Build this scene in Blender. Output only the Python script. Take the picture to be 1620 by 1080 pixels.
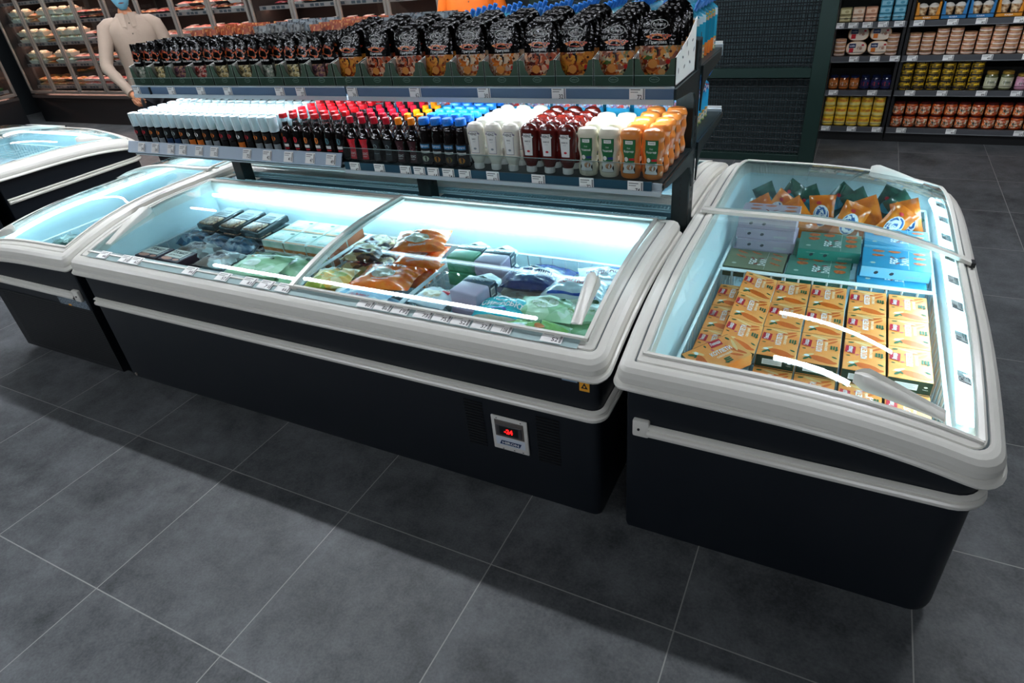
import bpy, bmesh, math, random
from math import sin, cos, pi, sqrt
from mathutils import Vector, Matrix, Euler
import numpy as np
rnd = random.Random(7)
S = bpy.context.scene
COL = S.collection
for o in list(bpy.data.objects): bpy.data.objects.remove(o)

# ---------------------------------------------------------------- camera
cam_d = bpy.data.cameras.new('camera'); cam_d.sensor_fit = 'HORIZONTAL'; cam_d.sensor_width = 36
cam_d.lens = 994.07/1620*36; cam_d.clip_start = .05
cam = bpy.data.objects.new('camera', cam_d); COL.objects.link(cam)
Rm = ((.89214041, .44288703, -.08908738), (.17159264, -.51463223, -.84006525), (-.41790124, .73416942, -.53512037))
cx_, cy_, cz_ = [Vector(r) for r in Rm]
cam.matrix_world = Matrix.Translation((3.1985, -1.1082, 1.7131)) @ Matrix((cx_, -cy_, -cz_)).transposed().to_4x4()
S.camera = cam
# ---------------------------------------------------------------- exposure, world
S.view_settings.view_transform = 'Standard'; S.view_settings.look = 'None'
S.view_settings.exposure = 0.85; S.view_settings.gamma = 1; S.view_settings.use_curve_mapping = False
W = bpy.data.worlds.new('world'); S.world = W; W.use_nodes = True
W.node_tree.nodes['Background'].inputs[0].default_value = (.5, .62, .75, 1)
W.node_tree.nodes['Background'].inputs[1].default_value = .10
LAMP_E = 75.0       # ceiling tubes
TUBE_E = 19.0       # freezer tubes

# ---------------------------------------------------------------- materials
def lin(h):
    h = h.lstrip('#'); c = [int(h[i:i+2], 16)/255 for i in (0, 2, 4)]
    return tuple(((x+.055)/1.055)**2.4 if x > .04045 else x/12.92 for x in c) + (1,)
MC = {}
def mat(name, col='#888888', rough=.5, metal=0, emit=0, spec=.5, noise=None, bump=None, coat=0, trans=0, ior=1.45):
    """noise=(scale, other colour, lo, hi, detail), bump=(scale, strength)"""
    if name in MC: return MC[name]
    m = bpy.data.materials.new(name); m.use_nodes = True; nt = m.node_tree; b = nt.nodes['Principled BSDF']
    b.inputs['Base Color'].default_value = lin(col); b.inputs['Roughness'].default_value = rough
    b.inputs['Metallic'].default_value = metal; b.inputs['Specular IOR Level'].default_value = spec
    b.inputs['Coat Weight'].default_value = coat; b.inputs['Coat Roughness'].default_value = .08
    if trans: b.inputs['Transmission Weight'].default_value = trans; b.inputs['IOR'].default_value = ior
    if emit: b.inputs['Emission Color'].default_value = lin(col); b.inputs['Emission Strength'].default_value = emit
    if noise or bump:
        tc = nt.nodes.new('ShaderNodeTexCoord')
    if noise:
        n = nt.nodes.new('ShaderNodeTexNoise'); n.inputs['Scale'].default_value = noise[0]; n.inputs['Detail'].default_value = noise[4] if len(noise) > 4 else 4
        r = nt.nodes.new('ShaderNodeValToRGB'); r.color_ramp.elements[0].position = noise[2]; r.color_ramp.elements[1].position = noise[3]
        r.color_ramp.elements[0].color = lin(col); r.color_ramp.elements[1].color = lin(noise[1])
        nt.links.new(tc.outputs['Object'], n.inputs['Vector']); nt.links.new(n.outputs[0], r.inputs[0]); nt.links.new(r.outputs[0], b.inputs['Base Color'])
    if bump:
        n2 = nt.nodes.new('ShaderNodeTexNoise'); n2.inputs['Scale'].default_value = bump[0]; n2.inputs['Detail'].default_value = 3
        bp = nt.nodes.new('ShaderNodeBump'); bp.inputs['Strength'].default_value = bump[1]; bp.inputs['Distance'].default_value = .01
        nt.links.new(tc.outputs['Object'], n2.inputs['Vector']); nt.links.new(n2.outputs[0], bp.inputs['Height']); nt.links.new(bp.outputs[0], b.inputs['Normal'])
    MC[name] = m; return m
def food(name, cols, scale=60, rough=.35):
    """food photo printed on or seen through a pack: coloured cells"""
    if name in MC: return MC[name]
    m = bpy.data.materials.new(name); m.use_nodes = True; nt = m.node_tree; b = nt.nodes['Principled BSDF']
    b.inputs['Roughness'].default_value = rough
    tc = nt.nodes.new('ShaderNodeTexCoord'); v = nt.nodes.new('ShaderNodeTexVoronoi'); v.inputs['Scale'].default_value = scale
    n = nt.nodes.new('ShaderNodeTexNoise'); n.inputs['Scale'].default_value = scale*.5; n.inputs['Detail'].default_value = 2
    mx = nt.nodes.new('ShaderNodeMixRGB'); mx.blend_type = 'ADD'; mx.inputs[0].default_value = .06
    nt.links.new(tc.outputs['Object'], n.inputs['Vector']); nt.links.new(tc.outputs['Object'], mx.inputs[1]); nt.links.new(n.outputs['Color'], mx.inputs[2])
    nt.links.new(mx.outputs[0], v.inputs['Vector'])
    sp = nt.nodes.new('ShaderNodeSeparateColor'); nt.links.new(v.outputs['Color'], sp.inputs[0])
    r = nt.nodes.new('ShaderNodeValToRGB'); r.color_ramp.interpolation = 'LINEAR'
    e = r.color_ramp.elements
    while len(e) < len(cols): e.new(.5)
    for i, c in enumerate(cols): e[i].position = i/(len(cols)-1)*.9+.05; e[i].color = lin(c)
    nt.links.new(sp.outputs[0], r.inputs[0]); nt.links.new(r.outputs[0], b.inputs['Base Color'])
    MC[name] = m; return m
def glassmat(name, tint='#e8f4f4', gloss=.04, frost=0):
    if name in MC: return MC[name]
    m = bpy.data.materials.new(name); m.use_nodes = True; nt = m.node_tree; nt.nodes.remove(nt.nodes['Principled BSDF'])
    out = nt.nodes['Material Output']; t = nt.nodes.new('ShaderNodeBsdfTransparent'); t.inputs[0].default_value = lin(tint)
    g = nt.nodes.new('ShaderNodeBsdfGlossy'); g.inputs['Roughness'].default_value = frost
    lw = nt.nodes.new('ShaderNodeLayerWeight'); lw.inputs[0].default_value = .5
    pw = nt.nodes.new('ShaderNodeMath'); pw.operation = 'POWER'; pw.inputs[1].default_value = 4; nt.links.new(lw.outputs['Facing'], pw.inputs[0])
    f = nt.nodes.new('ShaderNodeMath'); f.operation = 'MULTIPLY_ADD'; f.inputs[1].default_value = .9; f.inputs[2].default_value = gloss; nt.links.new(pw.outputs[0], f.inputs[0])
    mx = nt.nodes.new('ShaderNodeMixShader'); nt.links.new(f.outputs[0], mx.inputs[0])
    nt.links.new(t.outputs[0], mx.inputs[1]); nt.links.new(g.outputs[0], mx.inputs[2]); nt.links.new(mx.outputs[0], out.inputs[0])
    MC[name] = m; return m
FRAME = mat('frame_plastic', '#dedcd3', .28)
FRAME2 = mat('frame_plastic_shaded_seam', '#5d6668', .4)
NAVY = mat('navy_steel', '#0a1119', .38)
BLACK = mat('black_plastic', '#0b0d10', .45)
LINER = mat('liner_white', '#dcf0f5', .45)
WIRE = mat('wire_white', '#f8fcfd', .3)
GLASS = glassmat('lid_glass', '#eef8f9')
CLEAR = glassmat('clear_acrylic', '#f2f8f8')
TUBEM = mat('tube_cyan', '#cdefff', emit=TUBE_E)
CARD = mat('price_card', '#f4f4f1', .6)
STEELW = mat('shelf_white_steel', '#b9c6cd', .35)
DARKST = mat('dark_green_steel', '#0c1c1e', .4)
TEAL = mat('rail_blue', '#1d4a5e', .4)
ALU = mat('aluminium', '#9a948c', .3, .6)
WHITE = mat('white', '#f0f0ee', .5)
INK = mat('ink', '#1a1a1c', .6)

# ---------------------------------------------------------------- mesh helper
class MB:
    def __init__(s): s.v = []; s.f = []; s.m = []; s.mats = []
    def mi(s, m):
        if m not in s.mats: s.mats.append(m)
        return s.mats.index(m)
    def add(s, vs, fs, m, M=None):
        k = len(s.v); i = s.mi(m)
        s.v += [tuple(M @ Vector(v)) for v in vs] if M is not None else [tuple(v) for v in vs]
        s.f += [tuple(a+k for a in f) for f in fs]; s.m += [i]*len(fs)
    def box(s, c, d, m, M=None, bev=0, seg=1):
        bm = bmesh.new(); bmesh.ops.create_cube(bm, size=1)
        for v in bm.verts: v.co = Vector((v.co.x*d[0], v.co.y*d[1], v.co.z*d[2])) + Vector(c)
        if bev: bmesh.ops.bevel(bm, geom=list(bm.edges), offset=min(bev, min(d)*.49), segments=seg, profile=.5, affect='EDGES')
        bm.verts.ensure_lookup_table()
        s.add([v.co.copy() for v in bm.verts], [[v.index for v in f.verts] for f in bm.faces], m, M); bm.free()
    def bx(s, x0, x1, y0, y1, z0, z1, m, M=None, bev=0, seg=1):
        s.box(((x0+x1)/2, (y0+y1)/2, (z0+z1)/2), (x1-x0, y1-y0, z1-z0), m, M, bev, seg)
    def grid(s, P, m, closed_u=False, closed_v=False, M=None):
        nu = len(P); nv = len(P[0]); vs = [p for r in P for p in r]; fs = []
        for i in range(nu if closed_u else nu-1):
            for j in range(nv if closed_v else nv-1):
                a = i*nv+j; b = ((i+1) % nu)*nv+j; c = ((i+1) % nu)*nv+(j+1) % nv; d = i*nv+(j+1) % nv
                fs.append((a, b, c, d))
        s.add(vs, fs, m, M)
    def poly(s, pts, m, M=None): s.add(pts, [tuple(range(len(pts)))], m, M)
    def lathe(s, prof, m, seg=16, M=None, sx=1, sy=1, cap=True):
        """prof list of (r,z)"""
        P = [[(r*cos(2*pi*k/seg)*sx, r*sin(2*pi*k/seg)*sy, z) for k in range(seg)] for r, z in prof]
        s.grid(P, m, closed_v=True, M=M)
        if cap:
            if prof[0][0] > 1e-5: s.poly(P[0][::-1], m, M)
            if prof[-1][0] > 1e-5: s.poly(P[-1], m, M)
    def tube(s, path, r, m, seg=6, M=None, closed=False, cap=True):
        path = [Vector(p) for p in path]; n = len(path); P = []; up = None
        for i, p in enumerate(path):
            a = path[(i-1) % n] if (closed or i > 0) else p; b = path[(i+1) % n] if (closed or i < n-1) else p
            t = (b-a).normalized()
            if up is None: up = t.orthogonal().normalized()
            up = (up - t*up.dot(t)); up = up.normalized() if up.length > 1e-6 else t.orthogonal().normalized()
            sd = t.cross(up); rr = r[i] if isinstance(r, (list, tuple)) else r
            P.append([p + up*cos(2*pi*k/seg)*rr + sd*sin(2*pi*k/seg)*rr for k in range(seg)])
        s.grid(P, m, closed_u=closed, closed_v=True, M=M)
        if cap and not closed: s.poly(P[0][::-1], m, M); s.poly(P[-1], m, M)
    def bar(s, a, b, w, m, M=None):
        """thin square wire"""
        a = Vector(a); b = Vector(b); t = (b-a).normalized(); u = t.orthogonal().normalized(); d = t.cross(u); h = w/2
        q = [u*h+d*h, u*-h+d*h, u*-h-d*h, u*h-d*h]
        vs = [a+x for x in q]+[b+x for x in q]
        s.add(vs, [(0, 1, 5, 4), (1, 2, 6, 5), (2, 3, 7, 6), (3, 0, 4, 7), (3, 2, 1, 0), (4, 5, 6, 7)], m, M)
    def mesh(s, name, smooth=35):
        me = bpy.data.meshes.new(name); me.from_pydata(s.v, [], s.f)
        for m in s.mats: me.materials.append(m)
        me.polygons.foreach_set('material_index', s.m)
        if smooth:
            me.polygons.foreach_set('use_smooth', [True]*len(s.f)); me.update(); me.set_sharp_from_angle(angle=math.radians(smooth))
        me.update(); return me
    def build(s, name, parent=None, smooth=35, loc=None, rot=None):
        o = bpy.data.objects.new(name, s.mesh(name, smooth)); COL.objects.link(o)
        if parent: o.parent = parent
        if loc is not None: o.location = loc
        if rot is not None: o.rotation_euler = rot
        return o
def tag(o, label=None, cat=None, group=None, kind=None):
    if label: o['label'] = label
    if cat: o['category'] = cat
    if group: o['group'] = group
    if kind: o['kind'] = kind
    return o
def root(name, label, cat, loc=(0, 0, 0), rot=(0, 0, 0), group=None):
    o = bpy.data.objects.new(name, None); COL.objects.link(o); o.location = loc; o.rotation_euler = rot; o.empty_display_size = .05
    return tag(o, label, cat, group)
KIDS = {}
def copy_tree(o, loc=None, rot=None, label=None, group=None, scale=None):
    c = o.copy(); COL.objects.link(c)
    if loc is not None: c.location = loc
    if rot is not None: c.rotation_euler = rot
    if scale is not None: c.scale = scale
    if label: c['label'] = label
    if group: c['group'] = group
    if o.name not in KIDS: KIDS[o.name] = [(k, [g for g in k.children]) for k in o.children]
    for k, gs in KIDS[o.name]:
        d = k.copy(); COL.objects.link(d); d.parent = c
        for g in gs:
            e = g.copy(); COL.objects.link(e); e.parent = d
    return c
def T3(loc=(0, 0, 0), rz=0, rx=0, ry=0): return Matrix.Translation(loc) @ Euler((rx, ry, rz), 'XYZ').to_matrix().to_4x4()
# text as flat polygons
TC = {}
def text_geo(t, bold=0):
    if (t, bold) in TC: return TC[(t, bold)]
    c = bpy.data.curves.new('t', 'FONT'); c.body = t; c.resolution_u = 2; c.size = 1; c.offset = bold
    o = bpy.data.objects.new('t', c); COL.objects.link(o); bpy.context.view_layer.update()
    me = bpy.data.meshes.new_from_object(o.evaluated_get(bpy.context.evaluated_depsgraph_get()))
    vs = [tuple(v.co) for v in me.vertices]; fs = [tuple(p.vertices) for p in me.polygons]
    bpy.data.objects.remove(o); bpy.data.curves.remove(c); bpy.data.meshes.remove(me)
    if vs:
        x0 = min(v[0] for v in vs); x1 = max(v[0] for v in vs); y0 = min(v[1] for v in vs); y1 = max(v[1] for v in vs)
        vs = [((v[0]-x0)/(x1-x0)-.5, (v[1]-y0)/(y1-y0)-.5) for v in vs]
    TC[(t, bold)] = (vs, fs); return TC[(t, bold)]
def put_text(mb, t, c, w, h, m, M, lift=.0006, bold=.01, fn=None):
    """text centred at c=(x,y) on the local XY plane of M, stretched to w x h"""
    vs, fs = text_geo(t, bold)
    pts = [(c[0]+x*w, c[1]+y*h, lift) for x, y in vs]
    if fn: pts = [fn(p) for p in pts]
    mb.add(pts, fs, m, M)
def put_rect(mb, x0, x1, y0, y1, m, M, lift=.0003): mb.poly([(x0, y0, lift), (x1, y0, lift), (x1, y1, lift), (x0, y1, lift)], m, M)
def put_ell(mb, c, a, b, m, M, lift=.0004, n=14, rot=0, wob=0):
    ps = []
    for k in range(n):
        t = 2*pi*k/n; r = 1+wob*sin(3*t+c[0]*90); x = a*cos(t)*r; y = b*sin(t)*r
        ps.append((c[0]+x*cos(rot)-y*sin(rot), c[1]+x*sin(rot)+y*cos(rot), lift))
    mb.poly(ps, m, M)

# ---------------------------------------------------------------- setting
def floor_mat():
    m = bpy.data.materials.new('floor_tiles'); m.use_nodes = True; nt = m.node_tree; b = nt.nodes['Principled BSDF']; N = nt.nodes.new; L = nt.links.new
    tc = N('ShaderNodeTexCoord'); sx = N('ShaderNodeSeparateXYZ'); L(tc.outputs['Object'], sx.inputs[0])
    edge = []
    for ax in (0, 1):
        a = N('ShaderNodeMath'); a.operation = 'DIVIDE'; a.inputs[1].default_value = .6; L(sx.outputs[ax], a.inputs[0])
        f = N('ShaderNodeMath'); f.operation = 'FRACT'; L(a.outputs[0], f.inputs[0])
        c = N('ShaderNodeMath'); c.operation = 'SUBTRACT'; c.inputs[1].default_value = .5; L(f.outputs[0], c.inputs[0])
        d = N('ShaderNodeMath'); d.operation = 'ABSOLUTE'; L(c.outputs[0], d.inputs[0]); edge.append(d)
    mxx = N('ShaderNodeMath'); mxx.operation = 'MAXIMUM'; L(edge[0].outputs[0], mxx.inputs[0]); L(edge[1].outputs[0], mxx.inputs[1])
    gr = N('ShaderNodeMath'); gr.operation = 'GREATER_THAN'; gr.inputs[1].default_value = .4968; L(mxx.outputs[0], gr.inputs[0])
    dv = N('ShaderNodeVectorMath'); dv.operation = 'DIVIDE'; dv.inputs[1].default_value = (.6, .6, 1); L(tc.outputs['Object'], dv.inputs[0])
    fl = N('ShaderNodeVectorMath'); fl.operation = 'FLOOR'; L(dv.outputs[0], fl.inputs[0])
    wn = N('ShaderNodeTexWhiteNoise'); wn.noise_dimensions = '3D'; L(fl.outputs[0], wn.inputs[0])
    ad = N('ShaderNodeVectorMath'); ad.operation = 'MULTIPLY_ADD'; ad.inputs[1].default_value = (9, 9, 9); L(wn.outputs['Color'], ad.inputs[0]); L(tc.outputs['Object'], ad.inputs[2])
    n1 = N('ShaderNodeTexNoise'); n1.inputs['Scale'].default_value = 4.2; n1.inputs['Detail'].default_value = 12; n1.inputs['Roughness'].default_value = .74; L(ad.outputs[0], n1.inputs['Vector'])
    n2 = N('ShaderNodeTexNoise'); n2.inputs['Scale'].default_value = 130; n2.inputs['Detail'].default_value = 5; L(ad.outputs[0], n2.inputs['Vector'])
    ma = N('ShaderNodeMath'); ma.operation = 'MULTIPLY_ADD'; ma.inputs[1].default_value = .3; L(n2.outputs[0], ma.inputs[0]); L(n1.outputs[0], ma.inputs[2])
    r = N('ShaderNodeValToRGB'); r.color_ramp.elements[0].position = .46; r.color_ramp.elements[1].position = .90
    r.color_ramp.elements[0].color = lin('#313436'); r.color_ramp.elements[1].color = lin('#6b6e70'); L(ma.outputs[0], r.inputs[0])
    mix = N('ShaderNodeMixRGB'); L(gr.outputs[0], mix.inputs[0]); L(r.outputs[0], mix.inputs[1]); mix.inputs[2].default_value = lin('#8e8e8a'); L(mix.outputs[0], b.inputs['Base Color'])
    b.inputs['Roughness'].default_value = .5; b.inputs['Specular IOR Level'].default_value = .4
    bp = N('ShaderNodeBump'); bp.inputs['Strength'].default_value = .12; bp.inputs['Distance'].default_value = .004; L(ma.outputs[0], bp.inputs['Height']); L(bp.outputs[0], b.inputs['Normal'])
    return m
X0, X1, Y0, Y1, ZC = -9.0, 8.0, -4.2, 5.75, 3.2
mb = MB(); mb.bx(X0, X1, Y0, Y1, -.1, 0, floor_mat()); tag(mb.build('floor', smooth=0), kind='structure')
mb = MB(); mb.bx(X0, X1, Y0, Y1, ZC, ZC+.1, mat('ceiling_dark', '#2c2f33', .8)); tag(mb.build('ceiling', smooth=0), kind='structure')
wm = mat('wall_paint', '#1b2226', .8)
for n, a in (('wall_back', (X0, X1, Y1, Y1+.1)), ('wall_front', (X0, X1, Y0-.1, Y0)), ('wall_left', (X0-.1, X0, Y0, Y1)), ('wall_right', (X1, X1+.1, Y0, Y1))):
    mb = MB(); mb.bx(*a, 0, ZC, wm); tag(mb.build(n, smooth=0), kind='structure')
# ceiling tubes
def ceiling_lamp(x0, x1, y, lab):
    r = root('ceiling_lamp', lab, 'lamp', ((x0+x1)/2, y, 3.0), group='linear ceiling lamps'); L = (x1-x0)/2
    mb = MB(); mb.bx(-L, L, -.035, .035, .012, .05, mat('lamp_housing', '#d0d4d6', .4), bev=.006); mb.bar((-L*.7, 0, .05), (-L*.7, 0, .2), .01, ALU); mb.bar((L*.7, 0, .05), (L*.7, 0, .2), .01, ALU); mb.build('housing', r)
    mb = MB(); mb.bx(-L+.01, L-.01, -.028, .028, -.012, .012, mat('ceiling_tube', '#f2f7ff', emit=LAMP_E), bev=.006); mb.build('tube', r)
lamps = []
for y, xs in ((2.45, [(-3.05, -1.2), (-.52, 1.4), (3.1, 4.5)]), (1.45, [(-2.07, -.95), (-.9, 1.4), (3.15, 4.2)]), (-1.9, [(-5.2, -3.4)]), (-3.5, [(-2.6, -.8), (-.5, 1.3), (3.4, 5.2)]), (3.9, [(-7.2, -5.4), (-4.6, -2.8)])):
    for a, b in xs: lamps.append((a, b, y))
rows = ['first', 'second', 'third', 'fourth']
for i, (a, b, y) in enumerate(lamps):
    ceiling_lamp(a, b, y, 'slim white linear ceiling lamp above the %s, %s along its row' % ({2.45: 'back freezers', 1.45: 'middle of the freezer island', -1.9: 'front aisle', -3.5: 'front wall', 3.9: 'far aisle'}[y], rows[[q for q in lamps if q[2] == y].index((a, b, y))]))

# ---------------------------------------------------------------- chest freezers
WD, LH = .93, 1.88
def gcr(v, L):
    v = min(v, L-v); v = min(max(v, 0)/.6, 1); return 1-(1-v)**2
U_ = [0, .2, .4, .56, .7, .8, .88, .93]
pt = np.polyfit(U_, [.69, .686, .68, .672, .655, .635, .612, .60], 4); pc = np.polyfit(U_, [.11, .11, .11, .11, .1, .09, .083, .08], 4)
def T_head(x, y): x = min(max(x, 0), WD); return float(np.polyval(pt, x)+np.polyval(pc, x)*gcr(y, LH))
def T_head_m(x, y): return T_head(WD-x, y)
def T_long(x, y): v = min(max(y, 0)/.6, 1); return .685+.105*(1-(1-v)**2)
def ring(w, l, d, r, ns=14, nc=6, fac=(1, 1, 1, 1)):
    """rounded rectangle inset by d (times per-side factor left,right,front,back); list of (x,y,nx,ny)"""
    x0, x1, y0, y1 = d*fac[0], w-d*fac[1], d*fac[2], l-d*fac[3]; out = []
    r4 = r if isinstance(r, tuple) else (r,)*4; rf, rg, rb, rl = [max(q-max(d, 0)*.8, .006) for q in r4]   # front-left, front-right, back-right, back-left
    def side(ax, ay, bx, by, nx, ny):
        for k in range(ns): t = k/ns; out.append((ax+(bx-ax)*t, ay+(by-ay)*t, nx, ny))
    def arc(cx, cy, a0, rr):
        for k in range(nc): a = a0+(pi/2)*k/nc; out.append((cx+rr*cos(a), cy+rr*sin(a), cos(a), sin(a)))
    side(x0+rf, y0, x1-rg, y0, 0, -1); arc(x1-rg, y0+rg, -pi/2, rg); side(x1, y0+rg, x1, y1-rb, 1, 0); arc(x1-rb, y1-rb, 0, rb)
    side(x1-rb, y1, x0+rl, y1, 0, 1); arc(x0+rl, y1-rl, pi/2, rl); side(x0, y1-rl, x0, y0+rf, -1, 0); arc(x0+rf, y0+rf, pi, rf)
    return out
def wire_basket(mb, x0, x1, y0, y1, z0, z1, st=.05, w=.0052):
    zf = z0; z0 = .24
    n = round((x1-x0)/.04)
    for k in range(1, n): x = x0+(x1-x0)*k/n; mb.bar((x, y0, zf-.002), (x, y1, zf-.002), .004, WIRE)
    for k in range(1, 6): y = y0+(y1-y0)*k/6; mb.bar((x0, y, zf-.006), (x1, y, zf-.006), .004, WIRE)
    for z in (z1, z0+(z1-z0)*.5, z0):
        ww = w*1.5 if z == z1 else w
        for a, b in (((x0, y0), (x1, y0)), ((x1, y0), (x1, y1)), ((x1, y1), (x0, y1)), ((x0, y1), (x0, y0))): mb.bar((*a, z), (*b, z), ww, WIRE)
    n = round((x1-x0)/st)
    for k in range(n+1):
        x = x0+(x1-x0)*k/n
        for y in (y0, y1): mb.bar((x, y, z0), (x, y, z1), w, WIRE)
    n = round((y1-y0)/st)
    for k in range(n+1):
        y = y0+(y1-y0)*k/n
        for x in (x0, x1): mb.bar((x, y, z0), (x, y, z1), w, WIRE)
FR = [(.035, -.066), (.004, -.066), (-.006, -.062), (-.008, -.055), (-.004, -.049), (.004, -.046), (.0, -.038), (.001, -.024), (.008, -.01), (.02, -.002), (.034, 0), (.044, 0), (.045, -.005), (.05, -.005), (.051, 0), (.062, .001), (.078, 0), (.080, -.004), (.081, -.045)]
def chest(name, label, loc, rz, w, l, T, rc, fac, rail, group, lidaxis, hs, grille=True, z_in=.12, mirror=False, body_left=None):
    r = root(name, label, 'freezer', loc, (0, 0, rz), group)
    # outer cabinet
    mb = MB(); P = []
    for d, z in ((.06, .025), (.032, .04), (.028, .06), (.028, .3), (.028, None)):
        P.append([(x, y, z if z is not None else T(x, y)-.06) for x, y, _, _ in ring(w, l, d, rc, fac=(1, 1, 1, 1))])
    mb.grid(P, NAVY, closed_v=True); mb.poly(P[0][::-1], BLACK)
    mb.build('cabinet', r)
    # frame
    mb = MB(); P = []
    for d, dz in FR:
        P.append([(x, y, T(x, y)+dz) for x, y, _, _ in ring(w, l, d, rc, fac=fac if d > 0 else (1, 1, 1, 1))])
    for i in range(len(P)-1):
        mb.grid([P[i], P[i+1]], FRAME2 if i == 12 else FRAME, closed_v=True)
    mb.build('lid_frame', r)
    # liner
    mb = MB(); P = []
    for d, z in ((.079, None), (.082, .5), (.082, z_in)):
        P.append([(x, y, z if z is not None else T(x, y)-.03) for x, y, _, _ in ring(w, l, d, rc, fac=fac)])
    mb.grid(P, LINER, closed_v=True); mb.poly(P[-1], LINER)
    mb.build('inner_liner', r)
    # protective bumper rail
    pr = [(.002, -.023), (.012, -.023), (.019, -.020), (.022, -.014), (.022, -.008), (.018, -.003), (.010, -.001), (.009, .003), (.012, .005), (.017, .007), (.017, .011), (.012, .014), (.002, .015)]
    R_ = ring(w, l, .028, rc)
    if mirror is not None and rail[2] is not None: R_[rail[3]] = (rail[2],)+R_[rail[3]][1:]
    def railm(idx):
        m_ = MB(); m_.grid([[(R_[i % len(R_)][0]+R_[i % len(R_)][2]*o_, R_[i % len(R_)][1]+R_[i % len(R_)][3]*o_, .482+z_) for o_, z_ in pr] for i in idx], FRAME, closed_v=True); return m_
    mm = railm(range(rail[0], rail[1]+1)); mm.build('bumper_rail', r)
    return r
def lid_patch(mb, x0, x1, y0, y1, T, dz, m, n=16, th=.004):
    P = []; Q = []
    for i in range(n+1):
        x = x0+(x1-x0)*i/n; P.append([(x, y0+(y1-y0)*j/n, T(x, y0+(y1-y0)*j/n)+dz) for j in range(n+1)]); Q.append([(a, b, c-th) for a, b, c in P[-1]])
    mb.grid(P, m); mb.grid([q[::-1] for q in Q], m)
    e = [P[0], Q[0]], [Q[-1], P[-1]], [[p[-1] for p in P], [q[-1] for q in Q]], [[q[0] for q in Q], [p[0] for p in P]]
    for a in e: mb.grid(a, m)
def strip_on(mb, pts, T, dz, w, h, m):
    """lid frame strip: rectangular bar following the lid surface through pts (xy)"""
    V = [Vector((x, y, T(x, y)+dz)) for x, y in pts]; P = []
    for i, p in enumerate(V):
        t = (V[min(i+1, len(V)-1)]-V[max(i-1, 0)]).normalized(); sd = Vector((-t.y, t.x, 0)).normalized()*w/2; up = Vector((0, 0, h/2))
        P.append([p-sd-up, p+sd-up, p+sd+up, p-sd+up])
    mb.grid(P, m, closed_v=True); mb.poly(P[0][::-1], m); mb.poly(P[-1], m)
def line(a, b, n=14): return [(a[0]+(b[0]-a[0])*k/n, a[1]+(b[1]-a[1])*k/n) for k in range(n+1)]
def handle(parent, a, b, T, dz):
    """moulded scoop handle lying on the lid from thick end a to tapered end b"""
    mb = MB(); a = Vector(a); b = Vector(b); d = (b-a); L = d.length; d.normalize(); s = Vector((-d.y, d.x)); P = []; n = 14
    for i in range(n+1):
        t = i/n; c = a+d*L*t; wd = .026*(1-.35*t)*min(1, .35+t*5); hh = .034*(1-t)**1.1*min(1, .55+t*4)+.006
        z = lambda off: T((c+s*off).x, (c+s*off).y)+dz
        P.append([((c+s*o).x, (c+s*o).y, z(o)+k*hh) for o, k in ((-wd, 0), (-wd*1.02, .6), (-wd*.7, 1), (0, .9), (wd*.35, .45), (wd*.55, .4), (wd*.8, .85), (wd, .6), (wd, 0))])
    mb.grid(P, FRAME, closed_v=True); mb.poly(P[0][::-1], FRAME); mb.poly(P[-1], FRAME); return mb.build('handle', parent, 60)

def price_card(mb, c, w, h, M, num='52', big=True):
    put_rect(mb, c[0]-w/2, c[0]+w/2, c[1]-h/2, c[1]+h/2, CARD, M, .0012)
    put_text(mb, num, (c[0]+w*.16, c[1]-h*.2), w*.3, h*.34, INK, M, .0018)
    gm = mat('ink_grey', '#8a8a8a', .6)
    put_rect(mb, c[0]-w*.42, c[0]+w*.2, c[1]+h*.28, c[1]+h*.36, gm, M, .0016); put_rect(mb, c[0]-w*.42, c[0]+w*.05, c[1]+h*.12, c[1]+h*.18, gm, M, .0016)
    put_rect(mb, c[0]+w*.36, c[0]+w*.46, c[1]-h*.42, c[1]+h*.4, gm, M, .0016)

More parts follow.
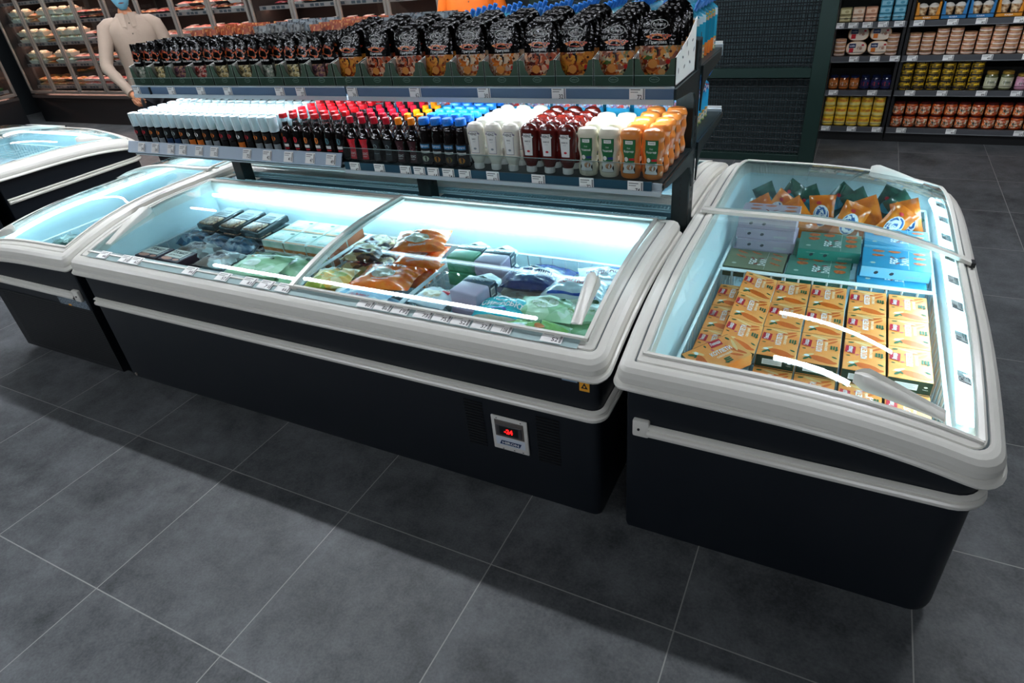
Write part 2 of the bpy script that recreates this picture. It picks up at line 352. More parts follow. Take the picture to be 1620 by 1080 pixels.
def head_freezer(name, label, loc, rz, mirror, group, near=True, cap=True):
    T = T_head_m if mirror else T_head
    fac = (1, .95, .85, .85) if not mirror else (.95, 1, .85, .85)
    # rail indices: 14 per side, 6 per corner -> front 0..13, corner 14..19, right 20..33 ...
    rail = ((1, 54, .095, 1) if cap else (0, 54, None, 0)) if not mirror else ((-27, 13, WD-.095, 13) if cap else (-27, 14, None, 0))
    r = chest(name, label, loc, rz, WD, LH, T, ((.03, .085, .085, .03) if not mirror else (.085, .03, .03, .085)), fac, rail, group, 'y', None)
    hi, lo = (0, WD) if not mirror else (WD, 0); sg = 1 if not mirror else -1
    if cap: mb = MB(); mb.box((hi+sg*.075, .022, .482), (.05, .02, .06), FRAME, bev=.006, seg=2); mb.lathe([(.004, 0), (.004, .003), (.0, .003)], BLACK, 8, T3((hi+sg*.07, .0115, .482), rx=pi/2)); mb.build('rail_end_cap', r)
    # lids: front (lower) and rear (upper)
    xa, xb = .062, WD-.058
    if mirror: xa, xb = WD-xb, WD-xa
    ym = LH/2
    for nm, ya, yb, dz in (('front', .07, ym+.03, .001), ('rear', ym-.02, LH-.07, .012)):
        mb = MB(); lid_patch(mb, xa+.012, xb-.012, ya+.012, yb-.012, T, dz, GLASS); lid = mb.build('sliding_lid', r)
        mb = MB()
        ye = ya if nm == 'rear' else yb
        strip_on(mb, line((xa-.03, ye), (xb+.03, ye)), T, dz, .026 if nm == 'rear' else .012, .012, FRAME)
        yo = yb if nm == 'rear' else ya
        strip_on(mb, line((xa, yo), (xb, yo)), T, dz, .012, .008, FRAME)
        for xx in (xa+.004, xb-.004): strip_on(mb, line((xx, ya), (xx, yb)), T, dz, .012, .008, FRAME)
        if nm == 'rear':
            ex_ = xb+.03 if not mirror else xa-.03; mb.box((ex_, ye, T(ex_, ye)+dz), (.012, .03, .016), BLACK)
        mb.build('lid_edge_profile', lid)
        if nm == 'front': handle(lid, (hi+sg*.585, ya+.055), (hi+sg*.79, ya+.03), T, dz)
        else: handle(lid, (hi+sg*.585, yb-.11), (hi+sg*.79, yb-.09), T, dz)
    # lamp tube on the low side
    xl = lo-sg*(.090 if near else .125)
    mb = MB(); mb.tube([(xl, y, T(xl, y)-.047) for y in np.linspace(.16, LH-.16, 24)], .012, TUBEM if near else mat('tube_soft', '#cdefff', emit=7), 8); mb.build('lamp_or_fill_tube', r)
    if near: mb = MB(); mb.tube([(hi+sg*.066, y, T(hi+sg*.066, y)-.062) for y in np.linspace(.16, LH-.16, 24)], .006, TUBEM, 8); mb.build('lamp_or_fill_tube', r)  # unseen tube added under the high rim to brighten the inner wall
    # price strip on low side: holder + cards
    mb = MB(); xs = lo-sg*.1
    strip_on(mb, line((lo-sg*.094, .1), (lo-sg*.094, LH-.1), 20), T, -.006, .034, .003, CLEAR); st = mb.build('price_strip', r)
    for k, y in enumerate(np.linspace(.26, LH-.28, 9)):
        mb = MB()
        nx = (T(lo-sg*.08, y)-T(lo-sg*.11, y))/(.03*sg); M = T3((lo-sg*.094, y, T(lo-sg*.094, y)-.004), rz=-sg*pi/2) @ T3(rx=math.atan(nx)*sg*1.0)
        price_card(mb, (0, 0), .055, .034, M, ['24', '31', '108', '76', '45', '58', '33', '63', '47'][k])
        mb.build('price_card', st)
    # baskets
    for a, b, zz in ((.077, .982, .435), (.991, LH-.1, .50)):
        mb = MB(); wire_basket(mb, .105, WD-.095, a, b, zz if near else .5, .545); mb.build('wire_basket', r)
    # sloping corner mullion rails in tube side
    return r
fridge_R = head_freezer('chest_freezer', 'grey-rimmed navy chest freezer at the right end of the island, filled with orange cartons', (2.735, .26, 0), 0, False, 'end chest freezers')
fridge_L = head_freezer('chest_freezer', 'navy chest freezer at the left end of the island, with a vented lower front', (.148-WD, .26, 0), 0, True, 'end chest freezers', False)
isl1 = head_freezer('chest_freezer', 'navy chest freezer across the left aisle, its far corner at the shelf end', (-1.98, 1.04, 0), pi/2, False, 'chest freezers of the island across the aisle', False, False)
isl2 = head_freezer('chest_freezer', 'navy chest freezer across the left aisle, cut off by the left picture edge', (-1.98, -.135, 0), pi/2, True, 'chest freezers of the island across the aisle', False, False)
isl1.scale = isl2.scale = (1.24, 1, 1)

LL = 2.535; LD = .86
def long_freezer(label, loc, rz, front):
    r = chest('chest_freezer', label, loc, rz, LL, LD, T_long, (.03, .055, .02, .02) if front else (.02, .03, .03, .02), (1, 1, 1, .9), ((0, 28, .045, 0) if front else (0, 13, None, 0)), 'long chest freezers of the island', 'x', None)
    for nm, xa, xb, dz in (('left', .075, LL/2+.06, .001), ('right', LL/2+.03, LL-.075, .012)):
        mb = MB(); lid_patch(mb, xa+.012, xb-.012, .075, LD-.06, T_long, dz, GLASS, 20); lid = mb.build('sliding_lid', r)
        mb = MB()
        for xx in (xa+.006, xb-.006): strip_on(mb, line((xx, .07), (xx, LD-.055), 20), T_long, dz, .02 if nm == 'right' and xx < LL*.7 else .012, .012, FRAME)
        for yy in (.075, LD-.058): strip_on(mb, line((xa, yy), (xb, yy), 2), T_long, dz, .012, .008, FRAME)
        mb.build('lid_edge_profile', lid)
        if nm == 'left': handle(lid, (xa+.04, .40), (xa+.07, .13), T_long, dz)
        else: handle(lid, (xb-.07, .33), (xb-.055, .12), T_long, dz)
    # lamp tube under the back rail; hidden front tube added to brighten goods
    for yy, zz in ((LD-.105, .735), (.066, T_long(0, .066)-.05)): mb = MB(); mb.tube([(x, yy, zz) for x in np.linspace(.12, LL-.12, 8)], .009, TUBEM, 8); mb.build('lamp_or_fill_tube', r)
    # price strip at the front
    mb = MB(); M = T3((0, .066, T_long(0, .066)+.004), rx=math.atan(.28))
    mb.box((LL/2, .0, 0), (LL-.2, .05, .002), CLEAR, M); mb.box((LL/2, .0, -.002), (LL-.2, .048, .001), mat('strip_back', '#dfe6e6', .5), M); st = mb.build('price_strip', r)
    if front:
        xs = [.20, .35, .42, .76, .95, 1.09, 1.18, 1.27, 1.655, 1.727, 1.80, 1.89, 1.962, 2.034, 2.11, 2.182, 2.35]
        for x, n in zip(xs, ['44', '31', '62', '99', '57', '83', '71', '66', '88', '86', '19', '73', '75', '52', '37', '108', '52']): mb = MB(); price_card(mb, (x, 0), .068, .044, M @ T3((0, 0, .001)), n); mb.build('price_card', st)
    for a, b in ((.10, 1.115), (1.125, 1.645), (1.655, LL-.10)):
        mb = MB(); wire_basket(mb, a, b, .082, LD-.1, .55 if front else .655, .615, .055); mb.build('wire_basket', r)
    return r
longF = long_freezer('long navy chest freezer in front, with a red temperature display on its dark panel', (.172, .26, 0), 0, True)
longB = long_freezer('long navy chest freezer backing onto the front one, mostly hidden behind the shelf rack', (.172+LL, 2.14, 0), pi, False)
# ---------------------------------------------------------------- shelf rack over the freezers
PX = (.35, 1.53, 2.686); YF, YB = 1.165, 1.235
def rack():
    r = root('shelf_rack', 'dark steel double-sided shelf rack standing between the long freezers, with two lit tiers', 'shelf rack', (0, 1.2, 0))
    O = T3((0, -1.2, 0))
    for i, x in enumerate(PX):
        mb = MB(); mb.bx(x-.032, x+.032, YF, YB, .0, 1.39, DARKST, O, bev=.003)
        for z in np.arange(.82, 1.42, .025):
            mb.bx(x+.0325, x+.0332, 1.196, 1.204, z, z+.013, BLACK, O); mb.bx(x-.0332, x-.0325, 1.196, 1.204, z, z+.013, BLACK, O)
            mb.bx(x-.004, x+.004, YF-.0008, YF, z, z+.013, BLACK, O)
        mb.build('upright', r)
    def bracket(x, pts):
        mb = MB(); n = len(pts); mb.poly([(x, a, b) for a, b in pts], DARKST, O); mb.poly([(x+.006, a, b) for a, b in pts][::-1], DARKST, O)
        mb.grid([[(x, a, b) for a, b in pts], [(x+.006, a, b) for a, b in pts]], DARKST, closed_v=True, M=O); mb.build('bracket', r, 0)
    arch = [(1.04+.125*(1-cos(t)), .93+.062*sin(t)) for t in np.linspace(pi/2*.1, pi/2, 6)]
    low = [(.765, 1.0395), (1.165, 1.0395), (1.165, .90), (1.15, .95), (1.12, .985), (1.08, .996), (1.0, 1.0), (.80, 1.02), (.765, 1.03)]
    up = [(.865, 1.2995), (1.165, 1.2995), (1.165, 1.15), (1.15, 1.20), (1.12, 1.235), (1.06, 1.25), (.865, 1.268)]
    fl = lambda p: [(2.4-a, b) for a, b in p]
    for x in (2.7195, .306):
        bracket(x, low); bracket(x, up); bracket(x, fl([(min(a, 1.165) if a > .8 else .71, b) for a, b in low])); bracket(x, fl(up))
    mods = [(.16, 1.455), (1.465, 2.716)]
    LED = mat('shelf_led', '#e4f6ff', emit=34)
    for lev, (y0, z, xs) in enumerate(((.78, 1.04, mods), (.885, 1.30, [(.18, 1.455), (1.465, 2.716)]))):
        for mi_, (xa, xb) in enumerate(xs):
            mb = MB(); mb.bx(xa, xb, y0, YF-.002, z-.03, z, DARKST, O, bev=.002); mb.bx(xa, xb, y0-.002, y0+.001, z-.03, z+.0, STEELW, O); sh = mb.build('shelf', r)
            mb = MB(); rear = mb
            if lev == 0 and mi_ == 0:
                a = (y0-.028, z-.01); b = (y0-.004, z+.036)
                mb.grid([[(x, a[0], a[1]), (x, b[0], b[1]), (x, b[0]+.003, b[1]), (x, a[0]+.006, a[1]-.004)] for x in (xa-.012, xb)], mat('rail_grey', '#9fb2c4', .35), closed_v=True, M=O)
                mb.bx(xa-.012, xb, y0-.022, y0, z-.016, z-.008, DARKST, O)
                ang = math.atan2(b[1]-a[1], b[0]-a[0]); cM = lambda x: O @ T3((x, (a[0]+b[0])/2-.001, (a[1]+b[1])/2), rx=ang)
            elif lev == 0:
                mb.bx(xa, xb-.03, y0-.014, y0-.006, z-.022, z+.006, TEAL, O); mb.bx(xa, xb, y0-.02, y0-.003, z-.036, z-.022, STEELW, O)
                cM = lambda x: O @ T3((x, y0-.0145, z-.013), rx=pi/2)
            else:
                mb.bx(xa, xb, y0-.012, y0-.004, z-.032, z+.0, mat('rail_blue_grey', '#5b7490', .35), O); mb.bx(xa, xb, y0-.014, y0-.003, z-.001, z+.004, STEELW, O); mb.bx(xa, xb, y0-.016, y0-.003, z-.048, z-.032, STEELW, O)
                cM = lambda x: O @ T3((x, y0-.0125, z-.017), rx=pi/2)
            mb.build('price_rail', sh)
            if lev or mi_: mb = MB(); mb.bx(xa+.02, xb-.02, y0+.004, y0+.016, z-.042, z-.0305, LED if lev else mat('shelf_led_low', '#d5f1ff', emit=5), O); mb.build('light_strip', sh)
            if lev == 1 or mi_ == 1:
                mb = MB(); mb.bx(xa, xb, y0-.002, y0, z+.001, z+(.034 if lev else .058), CLEAR, O)
                mb.bx(xa, xb, y0-.0025, y0+.0005, z+(.034 if lev else .058), z+(.0355 if lev else .0595), mat('acrylic_edge', '#8fa5a2', .3), O); mb.build('acrylic_guard', sh)
            C = {(0, 0): [.248, .347, .457, .537, .645, .742, .942, 1.059, 1.179, 1.296, 1.404], (0, 1): [1.517, 1.635, 1.756, 1.818, 1.879, 1.944, 2.013, 2.126, 2.3, 2.472, 2.635],
                 (1, 0): [.212, .454, .647, .815, 1.115, 1.228], (1, 1): [1.49, 1.78, 2.065, 2.343, 2.604]}[(lev, mi_)]
            nums = ['39', '45', '41', '38', '52', '47', '36', '55', '49', '62', '58', '34', '30', '32', '30', '32', '27', '64', '72', '72', '74', '42']
            for k, x in enumerate(C):
                mb = MB(); price_card(mb, (0, 0), .05, .042, cM(x), '72' if (lev, mi_, k) == (0, 1, 9) else '74' if (lev, mi_, k) == (0, 1, 10) else nums[(k*3+mi_*5+lev) % len(nums)]); mb.build('price_card', sh)
    for z, y1 in ((1.04, 1.69), (1.30, 1.60)):
        mb = MB(); mb.bx(.18, 2.718, YB+.002, y1, z-.03, z, DARKST, O, bev=.002); mb.bx(.18, 2.718, y1, y1+.01, z-.03, z+.01, STEELW, O); sh = mb.build('shelf', r)
        mb = MB(); mb.bx(2.65, 2.716, y1+.01, y1+.012, z-.02, z+.02, CARD, O); mb.build('price_card', sh)
    return r
rack()
# ventilated cover strip between the long freezers
mb = MB(); gm = mat('grille_teal', '#8fb8c0', .35)
mb.bx(.2, 2.645, 1.1295, 1.135, .75, .782, gm); mb.bx(.2, 2.645, 1.264, 1.2695, .75, .782, gm)
for a, b in ((.2, .31), (.39, 1.49), (1.57, 2.645)): mb.bx(a, b, 1.135, 1.264, .745, .75, mat('grille_dark', '#2a5360', .5))
for k in range(164):
    x = .21+k*.0148
    if min(abs(x-p) for p in PX) > .045: mb.bar((x, 1.135, .774), (x, 1.161, .774), .005, gm); mb.bar((x, 1.24, .774), (x, 1.264, .774), .005, gm)
for y in (1.163, 1.238): 
    for a, b in ((.385, 1.492), (1.572, 2.64)): mb.bar((a, y, .772), (b, y, .772), .004, gm)
tag(mb.build('ventilation_grille'), 'narrow teal slotted grille strip running between the front and back long freezers', 'grille')

# ---------------------------------------------------------------- door details on freezers
def sticker(x, y, z, w, h, fn, name, parent, rx=pi/2):
    mb = MB(); fn(mb, w, h); return mb.build(name, parent, 0, (x, y, z), (rx, 0, 0))
# display on the long freezer (local coordinates of longF)
Mx = T3((2.19, .0275, .315), rx=pi/2)
mb = MB(); bez = mat('display_bezel', '#d2d0ca', .35); mb.box((0, 0, .004), (.135, .145, .008), bez, Mx, bev=.004, seg=2)
mb.box((0, .024, .0085), (.108, .07, .003), mat('display_recess', '#5b5652', .4), Mx, bev=.001); mb.box((0, .02, .011), (.095, .045, .004), mat('display_grey', '#3b3b3d', .4), Mx, bev=.001)
for x, y in ((-.045, .065), (.045, .065), (-.03, -.066), (.012, -.064), (.045, -.064)): put_ell(mb, (x, y), .003, .002, BLACK, Mx, .0085)
dp = mb.build('thermostat_panel', longF)
mb = MB(); put_rect(mb, -.035, .035, .002, .038, BLACK, Mx, .0135); put_text(mb, '-24', (-.001, .02), .032, .02, mat('led_red', '#ff1010', emit=3), Mx, .0142, bold=.03); mb.build('led_display', dp)
mb = MB(); put_rect(mb, -.055, .055, -.05, -.014, mat('panel_pale', '#c9d2dc', .4), Mx, .0086)
mb.poly([(-.042, -.046, .0092), (.034, -.046, .0092), (.042, -.028, .0092), (-.034, -.028, .0092)], mat('logo_navy', '#12345e', .5), Mx); put_text(mb, 'HIRON', (0, -.037), .062, .011, WHITE, Mx, .0098, bold=.02); mb.build('logo_plate', dp)
for x0, x1 in ((2.02, 2.09), (2.29, 2.37)):
    mb = MB()
    for k in range(16): mb.bx(x0, x1, .024, .0285, .23+k*.0125, .235+k*.0125, mat('vent_black', '#05070a', .6))
    mb.build('air_vent', longF)
mb = MB(); M = T3((2.462, .0275, .588), rx=pi/2)
put_rect(mb, -.016, .016, -.022, .016, mat('warn_orange', '#e8a22c', .5), M, .0012); mb.poly([(-.011, -.012, .0018), (.011, -.012, .0018), (0, .009, .0018)], INK, M); put_ell(mb, (0, -.005), .003, .004, mat('warn_orange'), M, .0022); mb.build('warning_sticker', longF)
mb = MB(); M = T3((2.415, .0275, .598), rx=pi/2); put_rect(mb, -.025, .025, -.006, .006, mat('sticker_blue_grey', '#7f97ab', .5), M, .0012); mb.build('maker_sticker', longF)
mb = MB(); mb.lathe([(.0001, 0), (.009, 0), (.009, .004), (.005, .005), (.004, .002), (.0001, .002)], ALU, 12, T3((.06, .028, .06), rx=pi/2), cap=False); mb.build('drain_plug', longF)
# vented front and rating plate of the left freezer
mb = MB()
for k in range(26): mb.bx(.12, WD-.03, .0235, .0285, .075+k*.0125, .0805+k*.0125, mat('vent_black'))
mb.bx(.06, WD-.02, .024, .027, .05, .405, mat('vent_panel', '#0a0e12', .5)); mb.build('vent_panel', fridge_L)
mb = MB(); M = T3((WD-.15, .0275, .425), rx=pi/2); put_rect(mb, -.13, .11, -.05, .035, mat('plate_grey', '#7d8b96', .5, noise=(150, '#4c5862', .45, .55)), M, .001); put_rect(mb, -.06, -.035, -.032, -.01, mat('warn_orange'), M, .0016)
put_rect(mb, -.125, -.08, .018, .028, INK, M, .0016); put_rect(mb, -.08, -.035, -.045, -.037, INK, M, .0016); mb.build('rating_plate', fridge_L)

# ---------------------------------------------------------------- glass door cabinets at the back
CINK = mat('cab_card', '#8c7f7c', .6); CBK = mat('cab_inner', '#2a2322', .7); SHM = mat('cab_shelf', '#6d6260', .5)
PINKL = mat('cabinet_light', '#ffc4ae', emit=10)
def cabinet(name, lab, loc, rz, n, dw=.62, warm=False):
    """n glass doors, local x along the front, y into the cabinet"""
    L = n*dw; r = root(name, lab, 'glass door fridge', loc, (0, 0, rz), 'glass door fridges along the far wall')
    mb = MB(); mb.bx(0, L, 0, .75, .0, .40, BLACK, bev=.004); mb.bx(0, L, -.02, .02, .36, .40, mat('cab_plinth_edge', '#3a3634', .4)); mb.build('base', r)
    mb = MB(); mb.bx(0, L, .70, .75, .4, 2.1, CBK); mb.bx(0, .03, .02, .75, .4, 2.1, CBK); mb.bx(L-.03, L, .02, .75, .4, 2.1, CBK); mb.bx(0, L, .0, .75, 2.1, 2.3, BLACK); mb.build('housing', r)
    for z in (.50, .80, 1.08, 1.34, 1.6, 1.85):
        mb = MB(); mb.bx(.03, L-.03, .12, .7, z-.02, z, SHM); mb.bx(.03, L-.03, .10, .12, z-.03, z+.012, CINK)
        k = 0
        for x in np.arange(.08, L-.08, .07):
            k += 1
            if k % 4 != 2: mb.bx(x, x+.05, .097, .0995, z-.022, z+.004, mat('cab_tag', '#3c4048', .6))
        sh = mb.build('shelf', r)
        mb = MB(); mb.bx(.04, L-.04, .20, .225, z-.029, z-.0205, PINKL); mb.build('light_strip', sh)
    for k in range(n):
        a, b = k*dw+.004, (k+1)*dw-.004
        mb = MB()
        for x in (a, b-.032): mb.bx(x, x+.032, -.02, .01, .44, 2.08, ALU, bev=.004)
        mb.bx(a, b, -.02, .01, .42, .46, ALU, bev=.004); mb.bx(a, b, -.02, .01, 2.05, 2.09, ALU, bev=.004); d = mb.build('door_%d' % (k+1) if False else 'door', r)
        mb = MB(); mb.bx(a+.03, b-.03, -.008, -.004, .46, 2.05, CLEAR); mb.build('pane', d)
    return r
cabinet('glass_door_fridge', 'left glass door fridge of the back wall, holding salads and poultry trays', (-7.95, 4.62, 0), 0, 4)
cabinet('glass_door_fridge', 'middle glass door fridge of the back wall, behind the man in the beige shirt', (-5.44, 4.62, 0), 0, 4)
cabinet('glass_door_fridge', 'right glass door fridge of the back wall, filled with pink meat trays', (-2.93, 4.62, 0), 0, 4)
cabinet('glass_door_fridge', 'glass door fridge on the far left, at a right angle to the back row', (-8.02, 1.95, 0), pi/2, 4)
mb = MB(); mb.bx(-.42, -.36, 4.62, 5.3, 0, 2.2, mat('end_panel', '#cfc6bd', .4), bev=.004); tag(mb.build('end_panel'), 'pale upright end panel closing the right end of the fridge row', 'panel')

# ---------------------------------------------------------------- mesh partition
PGRN = mat('partition_green', '#0c241f', .4)
def partition():
    r = root('mesh_partition', 'dark green steel frame partition with wire mesh behind the freezers', 'partition', (1.9, 4.42, 0))
    o = -1.9; mb = MB()
    mb.bx(2.885+o, 3.0+o, -.05, .05, 0, 2.6, PGRN, bev=.003); mb.build('post', r)
    mb = MB(); mb.bx(.6+o, .7+o, -.05, .05, 0, 2.6, PGRN, bev=.003); mb.build('post', r)
    for z0, z1 in ((.645, .715), (.0, .06), (1.45, 1.52)): mb = MB(); mb.bx(.7+o, 2.885+o, -.03, .03, z0, z1, PGRN, bev=.003); mb.build('crossbeam', r)
    wm_ = mat('mesh_wire', '#0d1416', .5)
    for z0, z1 in ((.06, .645), (.715, 1.45)):
        mb = MB()
        for k in range(54): x = .7+o+.02+k*.0405; mb.bar((x, -.012, z0), (x, -.012, z1), .005, wm_); mb.bar((x+.015, .012, z0), (x+.015, .012, z1), .005, wm_)
        z = z0+.02
        while z < z1: mb.bar((.7+o, -.016, z), (2.885+o, -.016, z), .005, wm_); mb.bar((.7+o, .016, z+.014), (2.885+o, .016, z+.014), .005, wm_); z += .05
        mb.build('wire_mesh', r, 0)
    mb = MB(); mb.bx(.62+o, 2.95+o, .05, .06, 0, 2.6, mat('partition_back', '#2b3c40', .6)); mb.build('backing_panel', r)
partition()

# ---------------------------------------------------------------- dark grocery shelving on the right
RACKB = mat('rack_black', '#0e0f11', .5); RTRIM = mat('rack_strip', '#4a4c50', .4)
SHZ = (.12, .415, .675, .925, 1.2)
def grocery(xa, xb, lab, cards):
    r = root('grocery_shelving', lab, 'shelving', (xa, 5.08, 0), group=None); w = xb-xa
    mb = MB(); mb.bx(0, w, .44, .47, 0, 2.2, RACKB); mb.build('back_panel', r)
    for x in (0, w-.02):
        mb = MB(); mb.bx(x, x+.02, .03, .47, 0, 2.2, RACKB); mb.build('side_panel', r)
    mb = MB(); mb.bx(.0, w, .02, .44, 0, .08, RACKB); mb.build('plinth', r)
    for i, z in enumerate(SHZ):
        mb = MB(); mb.bx(.02, w-.02, .01, .44, z-.03, z, RACKB); mb.bx(.004, w-.004, -.004, .01, z-.04, z, RTRIM, bev=.002); mb.bx(.004, w-.004, -.008, .0, z-.044, z-.038, mat('strip_edge', '#6d7073', .4)); sh = mb.build('shelf', r)
        if i in (0, 1, 2, 3):
            mb = MB(); mb.bar((.02, .0, z+.03), (w-.02, .0, z+.03), .003, RACKB); mb.build('guard_wire', sh)
        for k, x in enumerate(cards[i]):
            mb = MB(); M = T3((x-xa, -.005, z-.02), rx=pi/2); price_card(mb, (0, 0), .07, .042, M, str(23+(k*17+i*31) % 70)); mb.build('price_card', sh)
    return r
grocery(2.965, 3.475, 'narrow black grocery shelving beside the mesh partition, with yellow cans on the bottom', [[3.03, 3.23, 3.42], [3.04, 3.33], [3.15, 3.30, 3.44], [3.0, 3.10, 3.20, 3.31, 3.42], []])
grocery(3.485, 4.95, 'wide black grocery shelving on the right, with red-labelled jars on the bottom', [[3.6, 3.95, 4.4, 4.7], [3.6, 3.82, 4.08, 4.3, 4.6], [3.56, 3.80, 4.05, 4.3, 4.6], [3.55, 3.77, 3.95, 4.18, 4.4], []])
# ---------------------------------------------------------------- bottles on the lower tier
ORD = ['first', 'second', 'third', 'fourth', 'fifth', 'sixth', 'seventh', 'eighth', 'ninth', 'tenth', 'eleventh', 'twelfth', 'thirteenth', 'fourteenth', 'fifteenth', 'sixteenth', 'seventeenth', 'eighteenth', 'nineteenth', 'twentieth', 'twenty-first', 'twenty-second']
def prof_at(prof, z):
    for (r0, z0), (r1, z1) in zip(prof, prof[1:]):
        if z0 <= z <= z1 and z1 > z0: return r0+(r1-r0)*(z-z0)/(z1-z0)
    return prof[-1][0]
def smooth_prof(ctrl, n=22):
    zs = np.linspace(ctrl[0][1], ctrl[-1][1], n); out = []
    cz = [c[1] for c in ctrl]; cr = [c[0] for c in ctrl]
    for z in zs:
        i = max(0, min(len(cz)-2, int(np.searchsorted(cz, z)-1))); t = (z-cz[i])/(cz[i+1]-cz[i]); t = t*t*(3-2*t)
        out.append((cr[i]+(cr[i+1]-cr[i])*t, float(z)))
    return out
def wfn(prof, sx, sy, eps=.0005, cx=0, cz=0):
    """map label coords (metres across, metres up) onto the bottle's front (-y) side"""
    def f(p):
        z = p[1]+cz; r = prof_at(prof, z)+eps+p[2]; a = (p[0]+cx)/max(r*sx, .004); return (r*sx*sin(a), -r*sy*cos(a), z)
    return f
def wrap_rect(mb, f, x0, x1, z0, z1, m, l=0, nx=6, nz=6):
    mb.grid([[f((x0+(x1-x0)*i/nx, z0+(z1-z0)*j/nz, l)) for i in range(nx+1)] for j in range(nz+1)], m)
def wrap_poly(mb, f, pts, m, l=0): mb.poly([f((x, z, l)) for x, z in pts], m)
def wrap_shape(mb, f, halfw, z0, z1, m, l=0, nz=10, nx=6):
    mb.grid([[f((halfw((z-z0)/(z1-z0))*(2*i/nx-1), z, l)) for i in range(nx+1)] for z in np.linspace(z0, z1, nz+1)], m)
CAPCLR = glassmat('frosted_cap', '#f2fbff', .12, .3); 
capw = mat('translucent_cap', '#dff2f6', .35, trans=.35)
LBK = mat('label_black', '#101214', .35); LRED = mat('label_red', '#c81e2c', .35); LWH = mat('label_white', '#eceae6', .45); LGR = mat('label_green', '#1e6a3c', .35); LGY = mat('label_grey', '#8d989c', .4); LOR = mat('label_orange', '#e0792a', .35)
SAUCE = mat('sauce_dark', '#120b0a', .12, coat=.6)
def small_clear(lc1, lc2):
    r = root('spice_mill_bottle', '', 'bottle'); P = smooth_prof([(.016, 0), (.019, .004), (.019, .095), (.0185, .1)], 10)
    mb = MB(); mb.lathe(P, SAUCE, 12); f = wfn(P, 1, 1); wrap_rect(mb, f, -.028, .028, .055, .092, LBK); wrap_rect(mb, f, -.024, .024, .012, .05, lc1)
    put_ell_f = [(.011*cos(t), .074+.009*sin(t)) for t in np.linspace(0, 2*pi, 9)[:-1]]; wrap_poly(mb, f, put_ell_f, lc2, .0006); mb.build('jar', r)
    mb = MB(); mb.lathe([(.019, .098), (.0205, .102), (.0215, .15), (.0205, .157), (.012, .159), (.0, .159)], capw, 12, cap=False); mb.build('cap', r, 50)
    return r
def red_square(acc, acc2):
    r = root('sauce_bottle', '', 'bottle'); P = smooth_prof([(.018, 0), (.023, .006), (.0235, .08), (.021, .105), (.013, .125), (.011, .14)], 18)
    mb = MB(); mb.lathe(P, SAUCE, 14); f = wfn(P, 1, 1)
    wrap_shape(mb, f, lambda t: .014*(1-.35*t)*min(1, t*6+.5), .018, .085, LBK, .0003)
    wrap_poly(mb, f, [(.009*cos(t), .074+.012*sin(t)) for t in np.linspace(0, 2*pi, 11)[:-1]], acc, .0008)
    wrap_rect(mb, f, -.013, .013, .045, .056, LWH, .0008, 4, 1); wrap_rect(mb, f, -.012, .012, .036, .041, LRED, .0008, 4, 1); wrap_poly(mb, f, [(.008*cos(t), .025+.008*sin(t)) for t in np.linspace(0, 2*pi, 9)[:-1]], acc2, .0008)
    mb.build('body', r)
    mb = MB(); mb.lathe([(.012, .135), (.0125, .155)], CAPCLR, 10); mb.build('neck', r)
    mb = MB(); mb.box((0, 0, .163), (.024, .024, .018), mat('cap_red', '#c6151f', .3), bev=.002, seg=2); mb.build('cap', r)
    return r
def waisted(lab, capc, txt=True, ring=False):
    r = root('sauce_bottle', '', 'bottle'); P = smooth_prof([(.02, 0), (.027, .006), (.0215, .05), (.0265, .088), (.020, .107), (.0105, .125), (.0105, .145)], 26)
    mb = MB(); mb.lathe(P, SAUCE, 16); f = wfn(P, 1, 1)
    wrap_shape(mb, f, lambda t: .0145+.007*(2*t-1)**2*(1 if t > .5 else .2), .012, .088, lab, .0003, 14)
    if txt: put_text(mb, 'СОУС', (0, .033), .024, .009, LWH, None, .0006, .02, f); put_text(mb, 'ПІКАНТ', (0, .023), .02, .004, LWH, None, .0006, .02, f)
    if ring:
        for q in (.008, .0055): wrap_poly(mb, f, [(q*cos(t), .063+q*sin(t)) for t in np.linspace(0, 2*pi, 13)[:-1]], LGY if q > .006 else lab, .0006 if q > .006 else .0009)
        wrap_rect(mb, f, -.012, .012, .035, .037, LGY, .0006, 3, 1)
    elif txt: wrap_poly(mb, f, [(-.008, .062), (0, .05), (.008, .062), (0, .07)], mat('label_pink', '#b07a86', .4), .0006)
    mb.build('body', r)
    mb = MB(); mb.lathe([(.0125, .143), (.0135, .146), (.013, .164), (.011, .166), (0, .166)], capc, 14, cap=False); mb.poly([(.0125*cos(t), .0125*sin(t), .143) for t in np.linspace(0, 2*pi, 15)[:-1]][::-1], capc); mb.build('cap', r)
    return r
